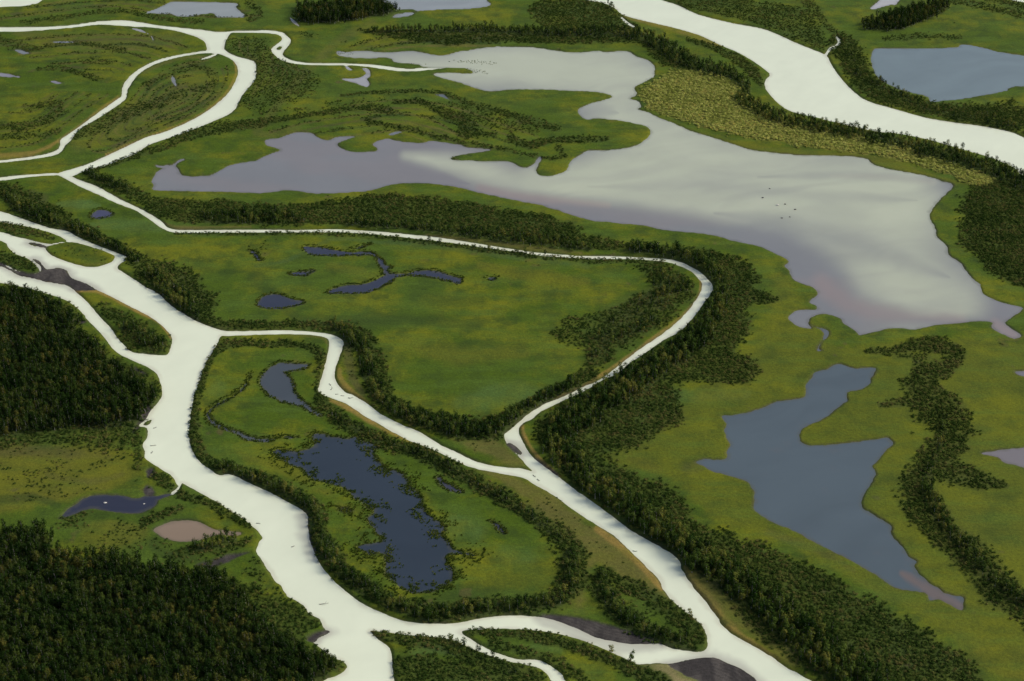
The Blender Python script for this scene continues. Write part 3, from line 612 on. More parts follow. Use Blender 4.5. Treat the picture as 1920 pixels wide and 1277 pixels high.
# ------------------------------------------------------------------ ground and water
def lum(p): return np.asarray(p, float)
BODY = {}
dW = np.full((NV, NU), RMAX)
for name, pts, st in WATERS:
    if st and name not in ('net', 'rr', 'big'): pts = [(pts[0][0], pts[0][1], .6)] + [(a, c, wd * 1.15) for a, c, wd in pts[1:-1]] + [(pts[-1][0], pts[-1][1], .6)] if len(pts) > 2 else [(a, c, wd) for a, c, wd in pts]
    d = sdf_poly(stroke_poly(pts), False) if st else sdf_poly(pts)
    BODY[name] = np.minimum(BODY[name], d) if name in BODY else d
    dW = np.minimum(dW, d)
dL = np.full((NV, NU), -RMAX)
for pts in LANDS:
    dL = np.maximum(dL, -sdf_poly(pts))
dN = np.maximum(BODY['net'], dL)                # the lower river runs round its islands
BODY['net'] = dN
dist = np.full((NV, NU), RMAX)
for k, d in BODY.items():
    dist = np.minimum(dist, d)
names = list(BODY)
owner = np.argmin(np.stack([BODY[k] for k in names]), 0)
river_ids = [names.index(k) for k in ('net', 'rr', 'corner', 'l6')]
is_riv = np.isin(owner, river_ids)
dR = np.minimum.reduce([BODY[k] for k in ('net', 'rr', 'corner', 'l6')])
dO = np.minimum.reduce([v for k, v in BODY.items() if k not in ('net', 'rr', 'corner', 'l6')])
wR = sstep(-6, 6, dO - dR)
marsh_ids = [names.index(k) for k in ('p1', 'p2', 'p3', 'p4', 'p5', 'p6', 'p7', 'p8')]
is_marsh = np.isin(owner, marsh_ids)
amp = np.where(is_riv, 1.1, np.where(is_marsh, 3.2, 1.9))
wig = (fbm(XX / 4.5, YY / 4.5, 3, 3) - .5) * amp
wig += np.where(is_riv, 0, (fbm(XX / 14, YY / 14, 9, 2) - .5) * 1.5)
dist = dist + wig                                # land positive, metres from the shore

mud = np.zeros((NV, NU))
for pts in MUD:
    s = sdf_poly(pts)
    mud = np.maximum(mud, sstep(1.5, -1.0, s + (fbm(XX / 3, YY / 3, 5, 2) - .5) * 2))

vT = np.zeros((NV, NU)); vS = np.zeros((NV, NU))
hT = np.ones((NV, NU)); hS = np.ones((NV, NU))
sT = np.zeros((NV, NU), int); sS = np.zeros((NV, NU), int)
STANDS = []
n1 = fbm(XX / 9, YY / 9, 21, 3) - .5
n2 = fbm(XX / 22, YY / 22, 31, 3) - .5
clump = fbm(XX / 12, YY / 9, 141, 3)
for st, kind, den, hf, pts, isst in VEG:
    if st not in STANDS: STANDS.append(st)
    q = STANDS.index(st)
    if isst:
        if kind == 'S' and st in ('pondisle', 'meadowsouth', 'meadowwest', 'isletip', 'ridgeeast', 'riverfar', 'bottomisles'):
            pts = [(a, c, wd * 1.35 + 2) for a, c, wd in pts]
        f = stroke_field(pts); f = sstep(-.45, .35, f + n1 * 1.0 + n2 * .6)
    else:
        f = sstep(5.0, -4.0, sdf_poly(pts) + n1 * 11 + n2 * 7)
    if den < .5: f = f * np.clip(2.2 * sstep(.44, .62, clump), 0, 1)      # thin growth stands in clumps
    f = f * den
    if kind == 'T':
        b = f > vT; vT = np.where(b, f, vT); hT = np.where(b, hf, hT); sT = np.where(b, q, sT)
    else:
        b = f > vS; vS = np.where(b, f, vS); hS = np.where(b, hf, hS); sS = np.where(b, q, sS)

# land colour
col = np.empty((NV, NU, 3)); col[:] = (0.052, 0.090, 0.004)
far = fbm(XX / 120, YY / 120, 77, 3)[..., None]
col = col * (1 - sstep(.45, .7, far) * .35) + np.array((0.058, 0.098, 0.014)) * sstep(.45, .7, far) * .35
tint = np.zeros((NV, NU))
for c, a, pts, st in TINTS:
    if st:
        f = sstep(-.35, .65, stroke_field(pts) + n1 * .7 + n2 * .5)
    else:
        f = sstep(3, -6, sdf_poly(pts) + n1 * 10 + n2 * 8)
    f = f * a
    tint = np.maximum(tint, f)
    f = f[..., None]
    col = col * (1 - f) + np.array(c) * f
for base, cen, cnt in SCROLLS:
    bp = np.array(base); cc = np.array(cen, float)
    for k in range(1, cnt + 1):
        q = bp + (cc - bp) * (.06 + .085 * k) + rng.normal(0, 1.2, bp.shape)
        pts = [(a, c, 2.6 + 1.8 * rng.random()) for a, c in q]
        f = sstep(-.4, .5, stroke_field(pts) + n1 * 1.4 + n2 * 1.2)
        cl = (DKG, OLV, BRN)[k % 3]
        g = (f * .8)[..., None]
        col = col * (1 - g) + np.array(cl) * g; tint = np.maximum(tint, f * .5)
        if k % 2:
            fs = f * .55
            m_ = fs > vS; vS = np.where(m_, fs, vS); hS = np.where(m_, .65, hS); sS = np.where(m_, STANDS.index('farwest'), sS)
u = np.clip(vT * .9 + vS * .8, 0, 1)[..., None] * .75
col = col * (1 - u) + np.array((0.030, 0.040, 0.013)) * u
fld = (vS > .3) & (sS == STANDS.index('willowfield'))
col = np.where(fld[..., None], col * .35 + np.array((0.190, 0.185, 0.040)) * .65, col)  # ground below the willow field painted yellow to carry the same sunlit glow
# peat edge of the water, bare bank of the river
e = (.7 - .15 * wR) * sstep(2.2, .3, dist)
col = col * (1 - e[..., None]) + np.array((0.050, 0.046, 0.030)) * e[..., None]
mm = mud[..., None]
wet = sstep(.35, .7, fbm(XX / 6, YY / 14, 41, 3))[..., None]
col = col * (1 - mm) + (np.array((0.036, 0.033, 0.032)) * (1 - wet) + np.array((0.066, 0.060, 0.055)) * wet) * mm
band = .5 + .5 * np.sin(dist * 2.6 + 7 * fbm(XX / 11, YY / 11, 43, 2))
col = col * (1 + mm * (.28 * (band[..., None] - .5) + .3 * (fbm(XX / 2.2, YY / 2.2, 45, 2)[..., None] - .5)))
under = sstep(0, -1.5, dist)[..., None]
col = col * (1 - under) + np.array((0.20, 0.18, 0.15)) * under
grass = np.clip(1 - vT - vS * .8, 0, 1) * (1 - mud) * (1 - .75 * tint)

hb = (.45 + .5 * wR) + (fbm(XX / 18, YY / 18, 51, 3) - .5) * .5 + vT * .5
hb = hb * (1 - mud) + (.16 + .10 * wet[..., 0]) * mud
slope = np.where(mud > .4, .10, .55)
ZZ = np.clip(dist * slope, -.7, None)
ZZ = np.minimum(ZZ, hb)

def grid_mesh(name, mask, Z, attrs, mat):
    """one mesh from the cells of the ground grid named by mask"""
    jj, ii = np.nonzero(mask)
    idx = np.full((NV, NU), -1, np.int64)
    need = np.zeros((NV, NU), bool)
    for a, b in ((0, 0), (0, 1), (1, 0), (1, 1)): need[jj + a, ii + b] = True
    idx[need] = np.arange(need.sum())
    co = np.stack([XX[need], YY[need], Z[need]], 1)
    q = np.stack([idx[jj, ii], idx[jj + 1, ii], idx[jj + 1, ii + 1], idx[jj, ii + 1]], 1)
    me = bpy.data.meshes.new(name)
    me.vertices.add(len(co)); me.vertices.foreach_set('co', co.ravel())
    me.loops.add(q.size); me.loops.foreach_set('vertex_index', q.ravel().astype(np.int32))
    me.polygons.add(len(q))
    me.polygons.foreach_set('loop_start', np.arange(0, q.size, 4, dtype=np.int32))
    me.polygons.foreach_set('use_smooth', np.ones(len(q), bool))
    me.update(calc_edges=True)
    for an, arr in attrs.items():
        if arr.ndim == 3:
            at = me.attributes.new(an, 'FLOAT_COLOR', 'POINT')
            c4 = np.concatenate([arr[need], np.ones((need.sum(), 1))], 1)
            at.data.foreach_set('color', c4.ravel().astype(np.float32))
        else:
            at = me.attributes.new(an, 'FLOAT', 'POINT')
            at.data.foreach_set('value', arr[need].ravel().astype(np.float32))
    me.materials.append(mat)
    o = bpy.data.objects.new(name, me)
    COLL.objects.link(o)
    return o

allc = np.ones((NV - 1, NU - 1), bool)
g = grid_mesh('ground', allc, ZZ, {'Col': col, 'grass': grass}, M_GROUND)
tag(g, 'flat green delta plain of sedge meadow, levees and grey silt bars', 'ground', kind='structure')

# suspended silt: the colour of each body of water
def soft_poly(pts, a, b):
    return sstep(b, -a, sdf_poly(pts) + n2 * 10)

RIVC = np.array((0.650, 0.705, 0.550))
flow = fbm((XX * .6 + YY * .8) / 26 + fbm(XX / 40, YY / 40, 15, 2) * 2, (YY * .6 - XX * .8) / 7 + fbm(XX / 30, YY / 30, 16, 2) * 3, 81, 3)
shal = sstep(-3.2, .2, dist + (fbm(XX / 7, YY / 7, 19, 2) - .5) * 4)
wcol = RIVC * (.97 + .05 * flow[..., None])
wcol = wcol * (1 - .40 * shal[..., None]) + np.array((0.43, 0.41, 0.31)) * .40 * shal[..., None]
mudn = sstep(-6, 0, dist) * sstep(.05, .4, fbm(XX / 9, YY / 9, 23, 2))
nearmud = np.zeros((NV, NU))
for pts in MUD[:7]:
    nearmud = np.maximum(nearmud, sstep(7, .5, sdf_poly(pts) + n1 * 5))
wcol = wcol * (1 - .5 * nearmud[..., None]) + np.array((0.30, 0.29, 0.26)) * .5 * nearmud[..., None]
CLEAR = np.array((0.174, 0.184, 0.195)); CREAM = np.array((0.405, 0.440, 0.335)); PINK = np.array((0.235, 0.200, 0.195)); VIOL = np.array((0.185, 0.184, 0.192))
plume = np.zeros((NV, NU))
def pl(a, pts):
    global plume
    f = sstep(-1, 1, stroke_field([(p, q, wd * 1.35) for p, q, wd in pts]))
    plume = 1 - (1 - plume) * (1 - a * f)
pl(1.0, trips('760,130,30 850,128,50 950,120,70 1050,130,90 1150,140,90 1205,150,60'))
pl(.95, trips('1150,190,60 1150,215,60 1240,250,60 1330,290,90 1450,320,90 1560,340,90 1680,350,80'))
pl(.95, trips('1000,340,30 1080,335,50 1160,320,70 1260,300,90'))
pl(.85, trips('760,295,14 840,305,24 900,320,34 960,340,36 1040,345,36 1140,360,40 1250,372,50 1400,392,60 1540,390,70 1680,380,80'))
pl(.80, trips('1660,380,110 1700,430,110 1700,490,120 1720,540,110 1800,565,60'))
pl(.55, trips('1520,440,50 1600,480,60 1660,520,70 1700,560,50'))
pl(.5, trips('640,110,16 700,104,18 780,110,20'))
strk = fbm((XX * .9 + YY * .35) / 90 + fbm(XX / 60, YY / 60, 5, 2) * 1.2, (YY * .9 - XX * .35) / 16 + fbm(XX / 50, YY / 50, 6, 2) * 3.0, 61, 3)
for a, pts in ((.85, trips('900,356,16 980,374,24 1120,396,34 1260,416,38 1400,442,40 1490,470,50 1550,520,60 1600,580,50 1750,602,26 1900,615,20')), (.35, trips('1340,400,4 1420,408,20 1500,428,34 1620,462,34 1720,500,26 1780,520,4')),
               (.2, trips('1100,350,2 1200,350,14 1300,345,20 1480,362,20 1640,372,14 1720,376,2')), (.3, trips('1420,332,2 1500,330,10 1600,328,14 1740,338,14')), (.9, trips('300,340,60 450,330,60 600,310,60 720,305,44 800,330,30 880,345,2')), (.3, trips('1080,210,30 1120,208,30 1160,212,2'))):
    plume = plume * (1 - a * sstep(-1., 1., stroke_field(pts) + n2 * .5))
plume = np.clip(plume * (.86 + .20 * sstep(.2, .8, strk)), 0, 1)
pink = sstep(.45, .75, fbm(XX / 70, YY / 40, 71, 3)) * (1 - plume)
base = CLEAR * (1 - pink[..., None]) + VIOL * pink[..., None]
pk = np.zeros((NV, NU))
for a, pts in ((.9, trips('900,352,14 980,368,16 1060,376,14 1140,384,10')), (.7, trips('1540,530,30 1590,570,30 1680,590,30 1800,595,20')), (.5, trips('1560,330,8 1660,332,10 1750,342,10')), (.8, trips('1865,606,14 1900,628,14'))):
    pk = np.maximum(pk, a * sstep(-1., 1., stroke_field(pts) + n2 * .8))
base = base * (1 - pk[..., None]) + PINK * pk[..., None]
bigc = base * (1 - plume[..., None]) + CREAM * plume[..., None]
streak_l = (.95 + .10 * sstep(.2, .8, strk))[..., None]
LAKEC = {
    'big': bigc, 'l2': np.array((0.25, 0.28, 0.28)) * streak_l, 'l3': np.array((0.24, 0.27, 0.28)) * streak_l,
    'l4': np.array((0.140, 0.185, 0.198)) * streak_l, 'l5': np.array((0.38, 0.38, 0.39)) * streak_l,
    'l7': np.array((0.074, 0.100, 0.118)) * streak_l, 'l8': np.array((0.17, 0.16, 0.17)) * streak_l, 'l9': np.array((0.14, 0.14, 0.16)) * streak_l,
    'p1': np.array((0.028, 0.040, 0.056)) * streak_l, 'p2': np.array((0.055, 0.068, 0.080)) * streak_l, 'p3': np.array((0.030, 0.034, 0.060)) * streak_l,
    'p4': np.array((0.030, 0.036, 0.058)) * streak_l, 'p5': np.array((0.030, 0.036, 0.058)) * streak_l,
    'p6': np.array((0.030, 0.036, 0.065)) * streak_l, 'p7': np.array((0.030, 0.036, 0.065)) * streak_l, 'p8': np.array((0.050, 0.052, 0.095)) * streak_l,
    'p9': np.array((0.026, 0.030, 0.050)) * streak_l, 'p10': np.array((0.210, 0.160, 0.115)) * streak_l,
    'tri': np.array((0.30, 0.31, 0.32)) * streak_l, 'split': np.array((0.16, 0.18, 0.20)) * streak_l,
    's1': np.array((0.30, 0.31, 0.31)) * streak_l, 's2': np.array((0.18, 0.20, 0.22)) * streak_l, 's3': np.array((0.22, 0.22, 0.26)) * streak_l,
    's7': np.array((0.10, 0.12, 0.14)) * streak_l, 's4': np.array((0.20, 0.22, 0.24)) * streak_l, 's5': np.array((0.36, 0.37, 0.36)) * streak_l, 's6': np.array((0.12, 0.15, 0.17)) * streak_l,
}
pk7 = .75 * sstep(-.8, .8, stroke_field(trips('1690,1075,10 1735,1104,22 1770,1122,20 1803,1138,18')) + n1 * 1.4)[..., None]
LAKEC['l7'] = LAKEC['l7'] * (1 - pk7) + np.array((0.145, 0.112, 0.10)) * pk7
WLAB = {
    'net': ('river', 'milky braided river channels winding round the islands to the bottom edge'),
    'rr': ('river', 'broad milky river arm sweeping across the top right'),
    'corner': ('river', 'bright river reach cut off by the top left corner'),
    'l6': ('river', 'sliver of bright water in the top right corner'),
    'big': ('lake', 'largest lake, grey violet with pale swirling silt plumes'),
    'l2': ('lake', 'pale grey lake near the top left, beyond the river bend'),
    'l3': ('lake', 'pale grey lake at the top edge beside the dark wood'),
    'l4': ('lake', 'blue grey lake by the right edge behind the broad river arm'),
    'l5': ('lake', 'small pale lake at the top edge beside the dark thicket'),
    'l7': ('lake', 'forked slate blue lake in the right hand meadow'),
    'l8': ('lake', 'greyish pink lake tip entering from the right edge'),
    'l9': ('pond', 'tiny grey pool on the right edge above the pinkish lake tip'),
    'p1': ('pond', 'large dark blue pond ringed by tussocks on the leaf shaped island'),
    'p2': ('pond', 'curved slate pond with a thin looping outlet creek on the island'),
    'p3': ('pond', 'small dark pools in the sedge east of the dark blue pond'),
    'p4': ('pond', 'three armed blue pond in the central meadow'),
    'p5': ('pond', 'oval blue pond in the central meadow left of the three armed one'),
    'p6': ('pond', 'tiny reedy pool between the oval pond and the three armed pond'),
    'p7': ('pond', 'small reedy pools at the sides of the three armed pond'),
    'p8': ('pond', 'small violet blue pool in the upper left meadow tongue'),
    'p9': ('pond', 'indigo pond left of the river between the two dark forests'),
    'p10': ('pond', 'brownish pink silt pond above the bottom left forest'),
    'tri': ('pond', 'pale three pointed pool below the narrow upper channel'),
    'split': ('pond', 'tiny pale pool above the left arm of the largest lake'),
    's1': ('pond', 'thin curved pale pools on the upper left river point'),
    's2': ('pond', 'faint pale pools in the far left scrub'), 's3': ('pond', 'narrow pale pools in the far left sedge'),
    's4': ('pond', 'pair of tiny pools on the teardrop shaped island'), 's5': ('pond', 'short pale creek left of the dark wood at the top'),
    's7': ('creek', 'thin grey creek leaving the lower corner of the largest lake'),
    's6': ('pond', 'thin dark blue pool on the upper scrub ridge'),
}
shore = sstep(-2.6, 0, dist + (fbm(XX / 5, YY / 5, 29, 2) - .5) * 3)[..., None]
for k in LAKEC:                                   # bottom and sedge stems show through along the edge
    LAKEC[k] = LAKEC[k] * (1 - .35 * shore) + np.array((0.085, 0.085, 0.050)) * .35 * shore
Z0 = np.zeros((NV, NU))
near = dist < 1.5
cellw = near[:-1, :-1] | near[1:, :-1] | near[:-1, 1:] | near[1:, 1:]
cello = owner[:-1, :-1]
for k, nm in enumerate(names):
    mk = cellw & (cello == k)
    if not mk.any(): continue
    kind, lab = WLAB[nm]
    rv = nm in ('net', 'rr', 'corner', 'l6')
    o = grid_mesh(kind, mk, Z0, {'Col': wcol if rv else LAKEC[nm]}, M_RIVER if rv else M_LAKE)
    tag(o, lab, kind if kind != 'river' else 'river', kind='structure')

# ------------------------------------------------------------------ plants
class MB:
    def __init__(s): s.v = []; s.f = []; s.m = []
    def quad(s, c, nrm, size, r, mat=0):
        nrm = nrm / (np.linalg.norm(nrm) + 1e-9)
        a = np.cross(nrm, (0.3, 0.5, 0.81)); a /= np.linalg.norm(a) + 1e-9
        b = np.cross(nrm, a)
        th = r.uniform(0, 6.28); ca, sa = math.cos(th), math.sin(th)
        a, b = a * ca + b * sa, b * ca - a * sa
        k = len(s.v); q = r.uniform(.7, 1.1)
        s.v += [c - a * size * .5, c + b * size * .35 * q, c + a * size * .5, c - b * size * .35]
        s.f.append((k, k + 1, k + 2, k + 3)); s.m.append(mat)
    def tube(s, pts, rad, sides=5, mat=0):
        base = len(s.v)
        for p, rr in zip(pts, rad):
            for q in range(sides):
                a = 6.2832 * q / sides
                s.v.append(np.array((p[0] + rr * math.cos(a), p[1] + rr * math.sin(a), p[2])))
        for i in range(len(pts) - 1):
            for q in range(sides):
                a = base + i * sides + q; b = base + i * sides + (q + 1) % sides
                s.f.append((a, b, b + sides, a + sides)); s.m.append(mat)
        s.f.append(tuple(base + (len(pts) - 1) * sides + q for q in range(sides))); s.m.append(mat)
    def mesh(s, name, mats):
        me = bpy.data.meshes.new(name)
        me.from_pydata([tuple(map(float, p)) for p in s.v], [], s.f)
        for m in mats: me.materials.append(m)
        me.polygons.foreach_set('material_index', np.array(s.m, np.int32))
        me.update()
        return me

def birch(seed, H=7.0, wid=1.0):
    """crown and trunk of a mountain birch as two builders"""
    r = np.random.default_rng(seed)
    cr, tr = MB(), MB()
    lean = r.normal(0, .25, 2)
    ax = lambda t: np.array((lean[0] * t * t * 1.2, lean[1] * t * t * 1.2, H * t))
    tr.tube([ax(0) - (0, 0, .3), ax(.3), ax(.6), ax(.92)], [.13, .10, .06, .02], 5)
    nc = 17
    for k in range(nc):
        t = .22 + .72 * (k + r.uniform(0, .8)) / nc
        prof = math.sin(min(1, (t - .10) / .94) ** 1.25 * math.pi) ** .65
        rad = 1.6 * wid * prof * r.uniform(.45, 1.0)
        a = r.uniform(0, 6.2832)
        c = ax(t) + np.array((math.cos(a) * rad, math.sin(a) * rad, 0))
        if k % 3 == 0 and t < .8:
            b0 = ax(t - .12)
            tr.tube([b0, (b0 + c) / 2 + (0, 0, .1), c], [.045, .03, .012], 3)
        cs = r.uniform(.55, .95) * (0.65 + .5 * prof) * wid
        for q in range(15):
            d = r.normal(0, 1, 3); d /= np.linalg.norm(d)
            p = c + d * np.array((1, 1, 1.15)) * cs * r.uniform(.55, 1.0)
            out = p - ax(.5) * np.array((1, 1, .9)); out[2] *= .75
            cr.quad(p, out / np.linalg.norm(out) + d * .75 + r.normal(0, .16, 3), r.uniform(.42, .74), r)
    return cr, tr

def shrub(seed, up=0.0):
    r = np.random.default_rng(seed)
    s = MB()
    nl = r.integers(5, 8)
    for k in range(nl):
        a = r.uniform(0, 6.28); rad = r.uniform(.1, 1.15)
        c = np.array((math.cos(a) * rad * 1.25, math.sin(a) * rad, r.uniform(.55, 1.25)))
        s.tube([np.array((c[0] * .2, c[1] * .2, -.1)), c], [.04, .015], 3, 1)
        cs = r.uniform(.45, .8)
        for q in range(19):
            d = r.normal(0, 1, 3); d /= np.linalg.norm(d)
            if d[2] < -.4: d[2] *= -1
            s.quad(c + d * cs * np.array((1, 1, .8)), d * 1.2 + r.normal(0, .18, 3) + c * .35 + np.array((up * .6, 0, up)), r.uniform(.35, .62), r)
    return s

def tussock(seed):
    r = np.random.default_rng(seed)
    s = MB()
    for k in range(26):
        a = r.uniform(0, 6.28); rad = r.uniform(0, .45)
        d = np.array((math.cos(a), math.sin(a), 0))
        h = r.uniform(.35, .75)
        b = d * rad; w2 = np.array((-d[1], d[0], 0)) * .09
        k0 = len(s.v); tip = b + d * .25 + np.array((0, 0, h))
        s.v += [b - w2 - (0, 0, .1), b + w2 - (0, 0, .1), tip + w2 * .5, tip - w2 * .5]; s.f.append((k0, k0 + 1, k0 + 2, k0 + 3)); s.m.append(0)
    for k in range(16):
        d = r.normal(0, 1, 3); d[2] = abs(d[2]); d /= np.linalg.norm(d)
        s.quad(d * np.array((.45, .45, .4)), d + (0, 0, .3), .3, r)
    return s

CROWN, TRUNK, OLD = [], [], []
src = {k: bpy.data.collections.new(k) for k in ('old_source', 'downy_source', 'birch_source', 'willow_source', 'tussock_source')}
for k in range(7):
    c, t = birch(100 + k, wid=(1.0, .85, 1.15, .95, 1.1, .8, 1.05)[k])
    CROWN.append(c.mesh('crown', [M_BIRCH])); TRUNK.append(t.mesh('trunk', [M_BARK]))
    j = MB(); j.v = c.v + t.v; j.f = c.f + [tuple(q + len(c.v) for q in f) for f in t.f]; j.m = [0] * len(c.f) + [1] * len(t.f)
    o = bpy.data.objects.new('birch_tree_%02d' % k, j.mesh('birch_tree', [M_BIRCH, M_BARK])); src['birch_source'].objects.link(o)
    OLD.append(c.mesh('crown', [M_OLD]))
    o = bpy.data.objects.new('old_birch_%02d' % k, j.mesh('old_birch', [M_OLD, M_BARK])); src['old_source'].objects.link(o)
WMESH = []
for k in range(6):
    me = shrub(200 + k).mesh('willow_shrub', [M_WILLOW, M_WOOD]); WMESH.append(me)
    o = bpy.data.objects.new('willow_shrub_%02d' % k, me); src['willow_source'].objects.link(o)
    o = bpy.data.objects.new('downy_willow_%02d' % k, shrub(240 + k, .9).mesh('downy_willow', [M_SUNLIT, M_WOOD])); src['downy_source'].objects.link(o)  # sunlit copy of the shrub, leaves tipped up and sunward to catch more light
for k in range(4):
    o = bpy.data.objects.new('sedge_tussock_%02d' % k, tussock(300 + k).mesh('sedge_tussock', [M_SEDGE])); src['tussock_source'].objects.link(o)

def scatter_tree(name, coll):
    ng = bpy.data.node_groups.new(name, 'GeometryNodeTree')
    ng.interface.new_socket('Geometry', in_out='INPUT', socket_type='NodeSocketGeometry')
    ng.interface.new_socket('Geometry', in_out='OUTPUT', socket_type='NodeSocketGeometry')
    gi = ng.nodes.new('NodeGroupInput'); go = ng.nodes.new('NodeGroupOutput')
    ip = ng.nodes.new('GeometryNodeInstanceOnPoints'); ci = ng.nodes.new('GeometryNodeCollectionInfo')
    ci.inputs['Collection'].default_value = coll
    ci.inputs['Separate Children'].default_value = True; ci.inputs['Reset Children'].default_value = True
    def att(nm, dt):
        a = ng.nodes.new('GeometryNodeInputNamedAttribute'); a.data_type = dt; a.inputs['Name'].default_value = nm
        return a.outputs['Attribute']
    L = ng.links.new
    L(gi.outputs[0], ip.inputs['Points']); L(ci.outputs[0], ip.inputs['Instance'])
    ip.inputs['Pick Instance'].default_value = True
    L(att('variant', 'INT'), ip.inputs['Instance Index'])
    L(att('turn', 'FLOAT_VECTOR'), ip.inputs['Rotation']); L(att('size', 'FLOAT_VECTOR'), ip.inputs['Scale'])
    L(ip.outputs[0], go.inputs[0])
    return ng

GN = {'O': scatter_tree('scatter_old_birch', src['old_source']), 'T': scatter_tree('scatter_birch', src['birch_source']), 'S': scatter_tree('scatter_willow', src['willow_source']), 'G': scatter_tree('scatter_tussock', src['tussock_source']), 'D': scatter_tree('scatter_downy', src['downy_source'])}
WPOW = {'O': .7, 'D': .5, 'T': .7, 'S': .5, 'G': .7}
NVAR = {'T': 7, 'S': 6, 'G': 4}

def look(arr, x, y):
    uu, vv = to_map(x, y)
    i = np.clip(np.searchsorted(UA, uu), 0, NU - 1); j = np.clip(np.searchsorted(VA, vv), 0, NV - 1)
    return arr[j, i]

def jitter_points(sp, jit=.48):
    xs = np.arange(-640, 640, sp); ys = np.arange(650, 2050, sp * .9)
    X, Y = np.meshgrid(xs, ys)
    X = X + (np.arange(len(ys)) % 2)[:, None] * sp * .5
    X = X + rng.uniform(-jit, jit, X.shape) * sp; Y = Y + rng.uniform(-jit, jit, Y.shape) * sp
    X, Y = X.ravel(), Y.ravel()
    uu, vv = to_map(X, Y)
    k = (uu > -80) & (uu < 2000) & (vv > -40) & (vv < 1390)
    return X[k], Y[k]

def gather(kind, sp, dens, hf, stand, lo, hi, dmin):
    X, Y = jitter_points(sp)
    p = look(dens, X, Y); d = look(dist, X, Y)
    keep = (rng.uniform(0, 1, len(X)) < p) & (d > dmin)
    X, Y = X[keep], Y[keep]
    n = len(X)
    h = look(hf, X, Y) * rng.uniform(lo, hi, n)
    return dict(x=X, y=Y, z=np.maximum(look(ZZ, X, Y), 0) - .05, h=h, stand=look(stand, X, Y), var=rng.integers(0, NVAR[kind], n),
                rot=rng.uniform(0, 6.283, n), tilt=rng.normal(0, .06, (n, 2)), wid=rng.uniform(.85, 1.2, n) * (1.0 if kind == 'T' else 1.0))

BT = gather('T', 2.9, vT * np.clip(.7 + .9 * sstep(.3, .55, fbm(XX / 8, YY / 8, 131, 3)), 0, 1), hT, sT, .52, 1.4, 1.0)
WS = gather('S', 1.62, vS * np.clip(.55 + 1.2 * sstep(.30, .58, fbm(XX / 7, YY / 4.5, 121, 3)), 0, 1), hS, sS, .28, .92, .3)

def in_frame(P):
    uu, vv = to_map(P['x'], P['y'])
    return (uu > 6) & (uu < 1914) & (vv > 20) & (vv < 1272)

def largest(P, n):
    uu, vv = to_map(P['x'], P['y'])
    depth = P['y'] * CP + CAM_H * SP
    s = P['h'] * P['wid'] / depth
    s = np.where(in_frame(P), s, -1)
    return np.argsort(-s)[:n]

TLAB = {
    'west': ('broad dark birch forest filling the left side beside the river', 'birch in the broad dark forest at the left edge above the sedge bog'),
    'southwest': ('dense dark birch forest filling the bottom left corner', 'birch in the dense dark forest of the bottom left corner'),
    'southwestpond': ('small row of birches below the brownish pink pond', 'birch in the short row below the brownish pink pond'),
    'longisle': ('birches on the long island beside the left forest', 'birch on the long wooded island beside the left forest'),
    'meadowwest': ('birch belt along the left bank of the central meadow', 'birch on the river bank left of the central meadow'),
    'meadowsouth': ('birch belt round the lower rim of the central meadow', 'birch on the lower rim of the central meadow'),
    'meadoweast': ('open birch growth at the right end of the central meadow', 'birch in the open growth at the right end of the meadow'),
    'channelsouth': ('few low birches on the near side of the narrow channel', 'low birch on the near side of the narrow channel'),
    'channelnorth': ('birch belt on the far side of the narrow channel', 'birch on the far side of the narrow channel'),
    'channeleast': ('thick birch belt outside the bend of the narrow channel', 'birch in the thick belt right of the narrow channel'),
    'southeast': ('tall birch belt along the river in the lower right', 'birch in the tall belt along the lower right river bank'),
    'pondisle': ('birch belt along the rim of the leaf shaped pond island', 'birch on the rim of the leaf shaped island with the dark pond'),
    'isletip': ('birches at the pointed tip of the leaf shaped island', 'birch at the pointed lower right tip of the leaf shaped island'),
    'topclump': ('round dark wood beside the pale lake at the top edge', 'birch in the round dark wood at the top edge'),
    'topclumpeast': ('dark oblong thicket beside the small lake at the top right', 'birch in the dark oblong thicket at the top right'),
    'topline': ('long line of birches above the upper arm of the largest lake', 'birch in the long line above the largest lake'),
    'willowfield': ('tall birch row along the near bank of the broad river arm', 'birch in the row on the near bank of the broad river arm'),
    'riverfar': ('scattered birches on the far bank of the broad river arm', 'birch on the far bank of the broad river arm'),
    'ridgeeast': ('birches along the crest of the scrub ridge by the right edge', 'birch on the scrub ridge by the right edge'),
    'bottomisles': ('few birches on the two islands at the bottom edge', 'birch on one of the two islands at the bottom edge'),
}
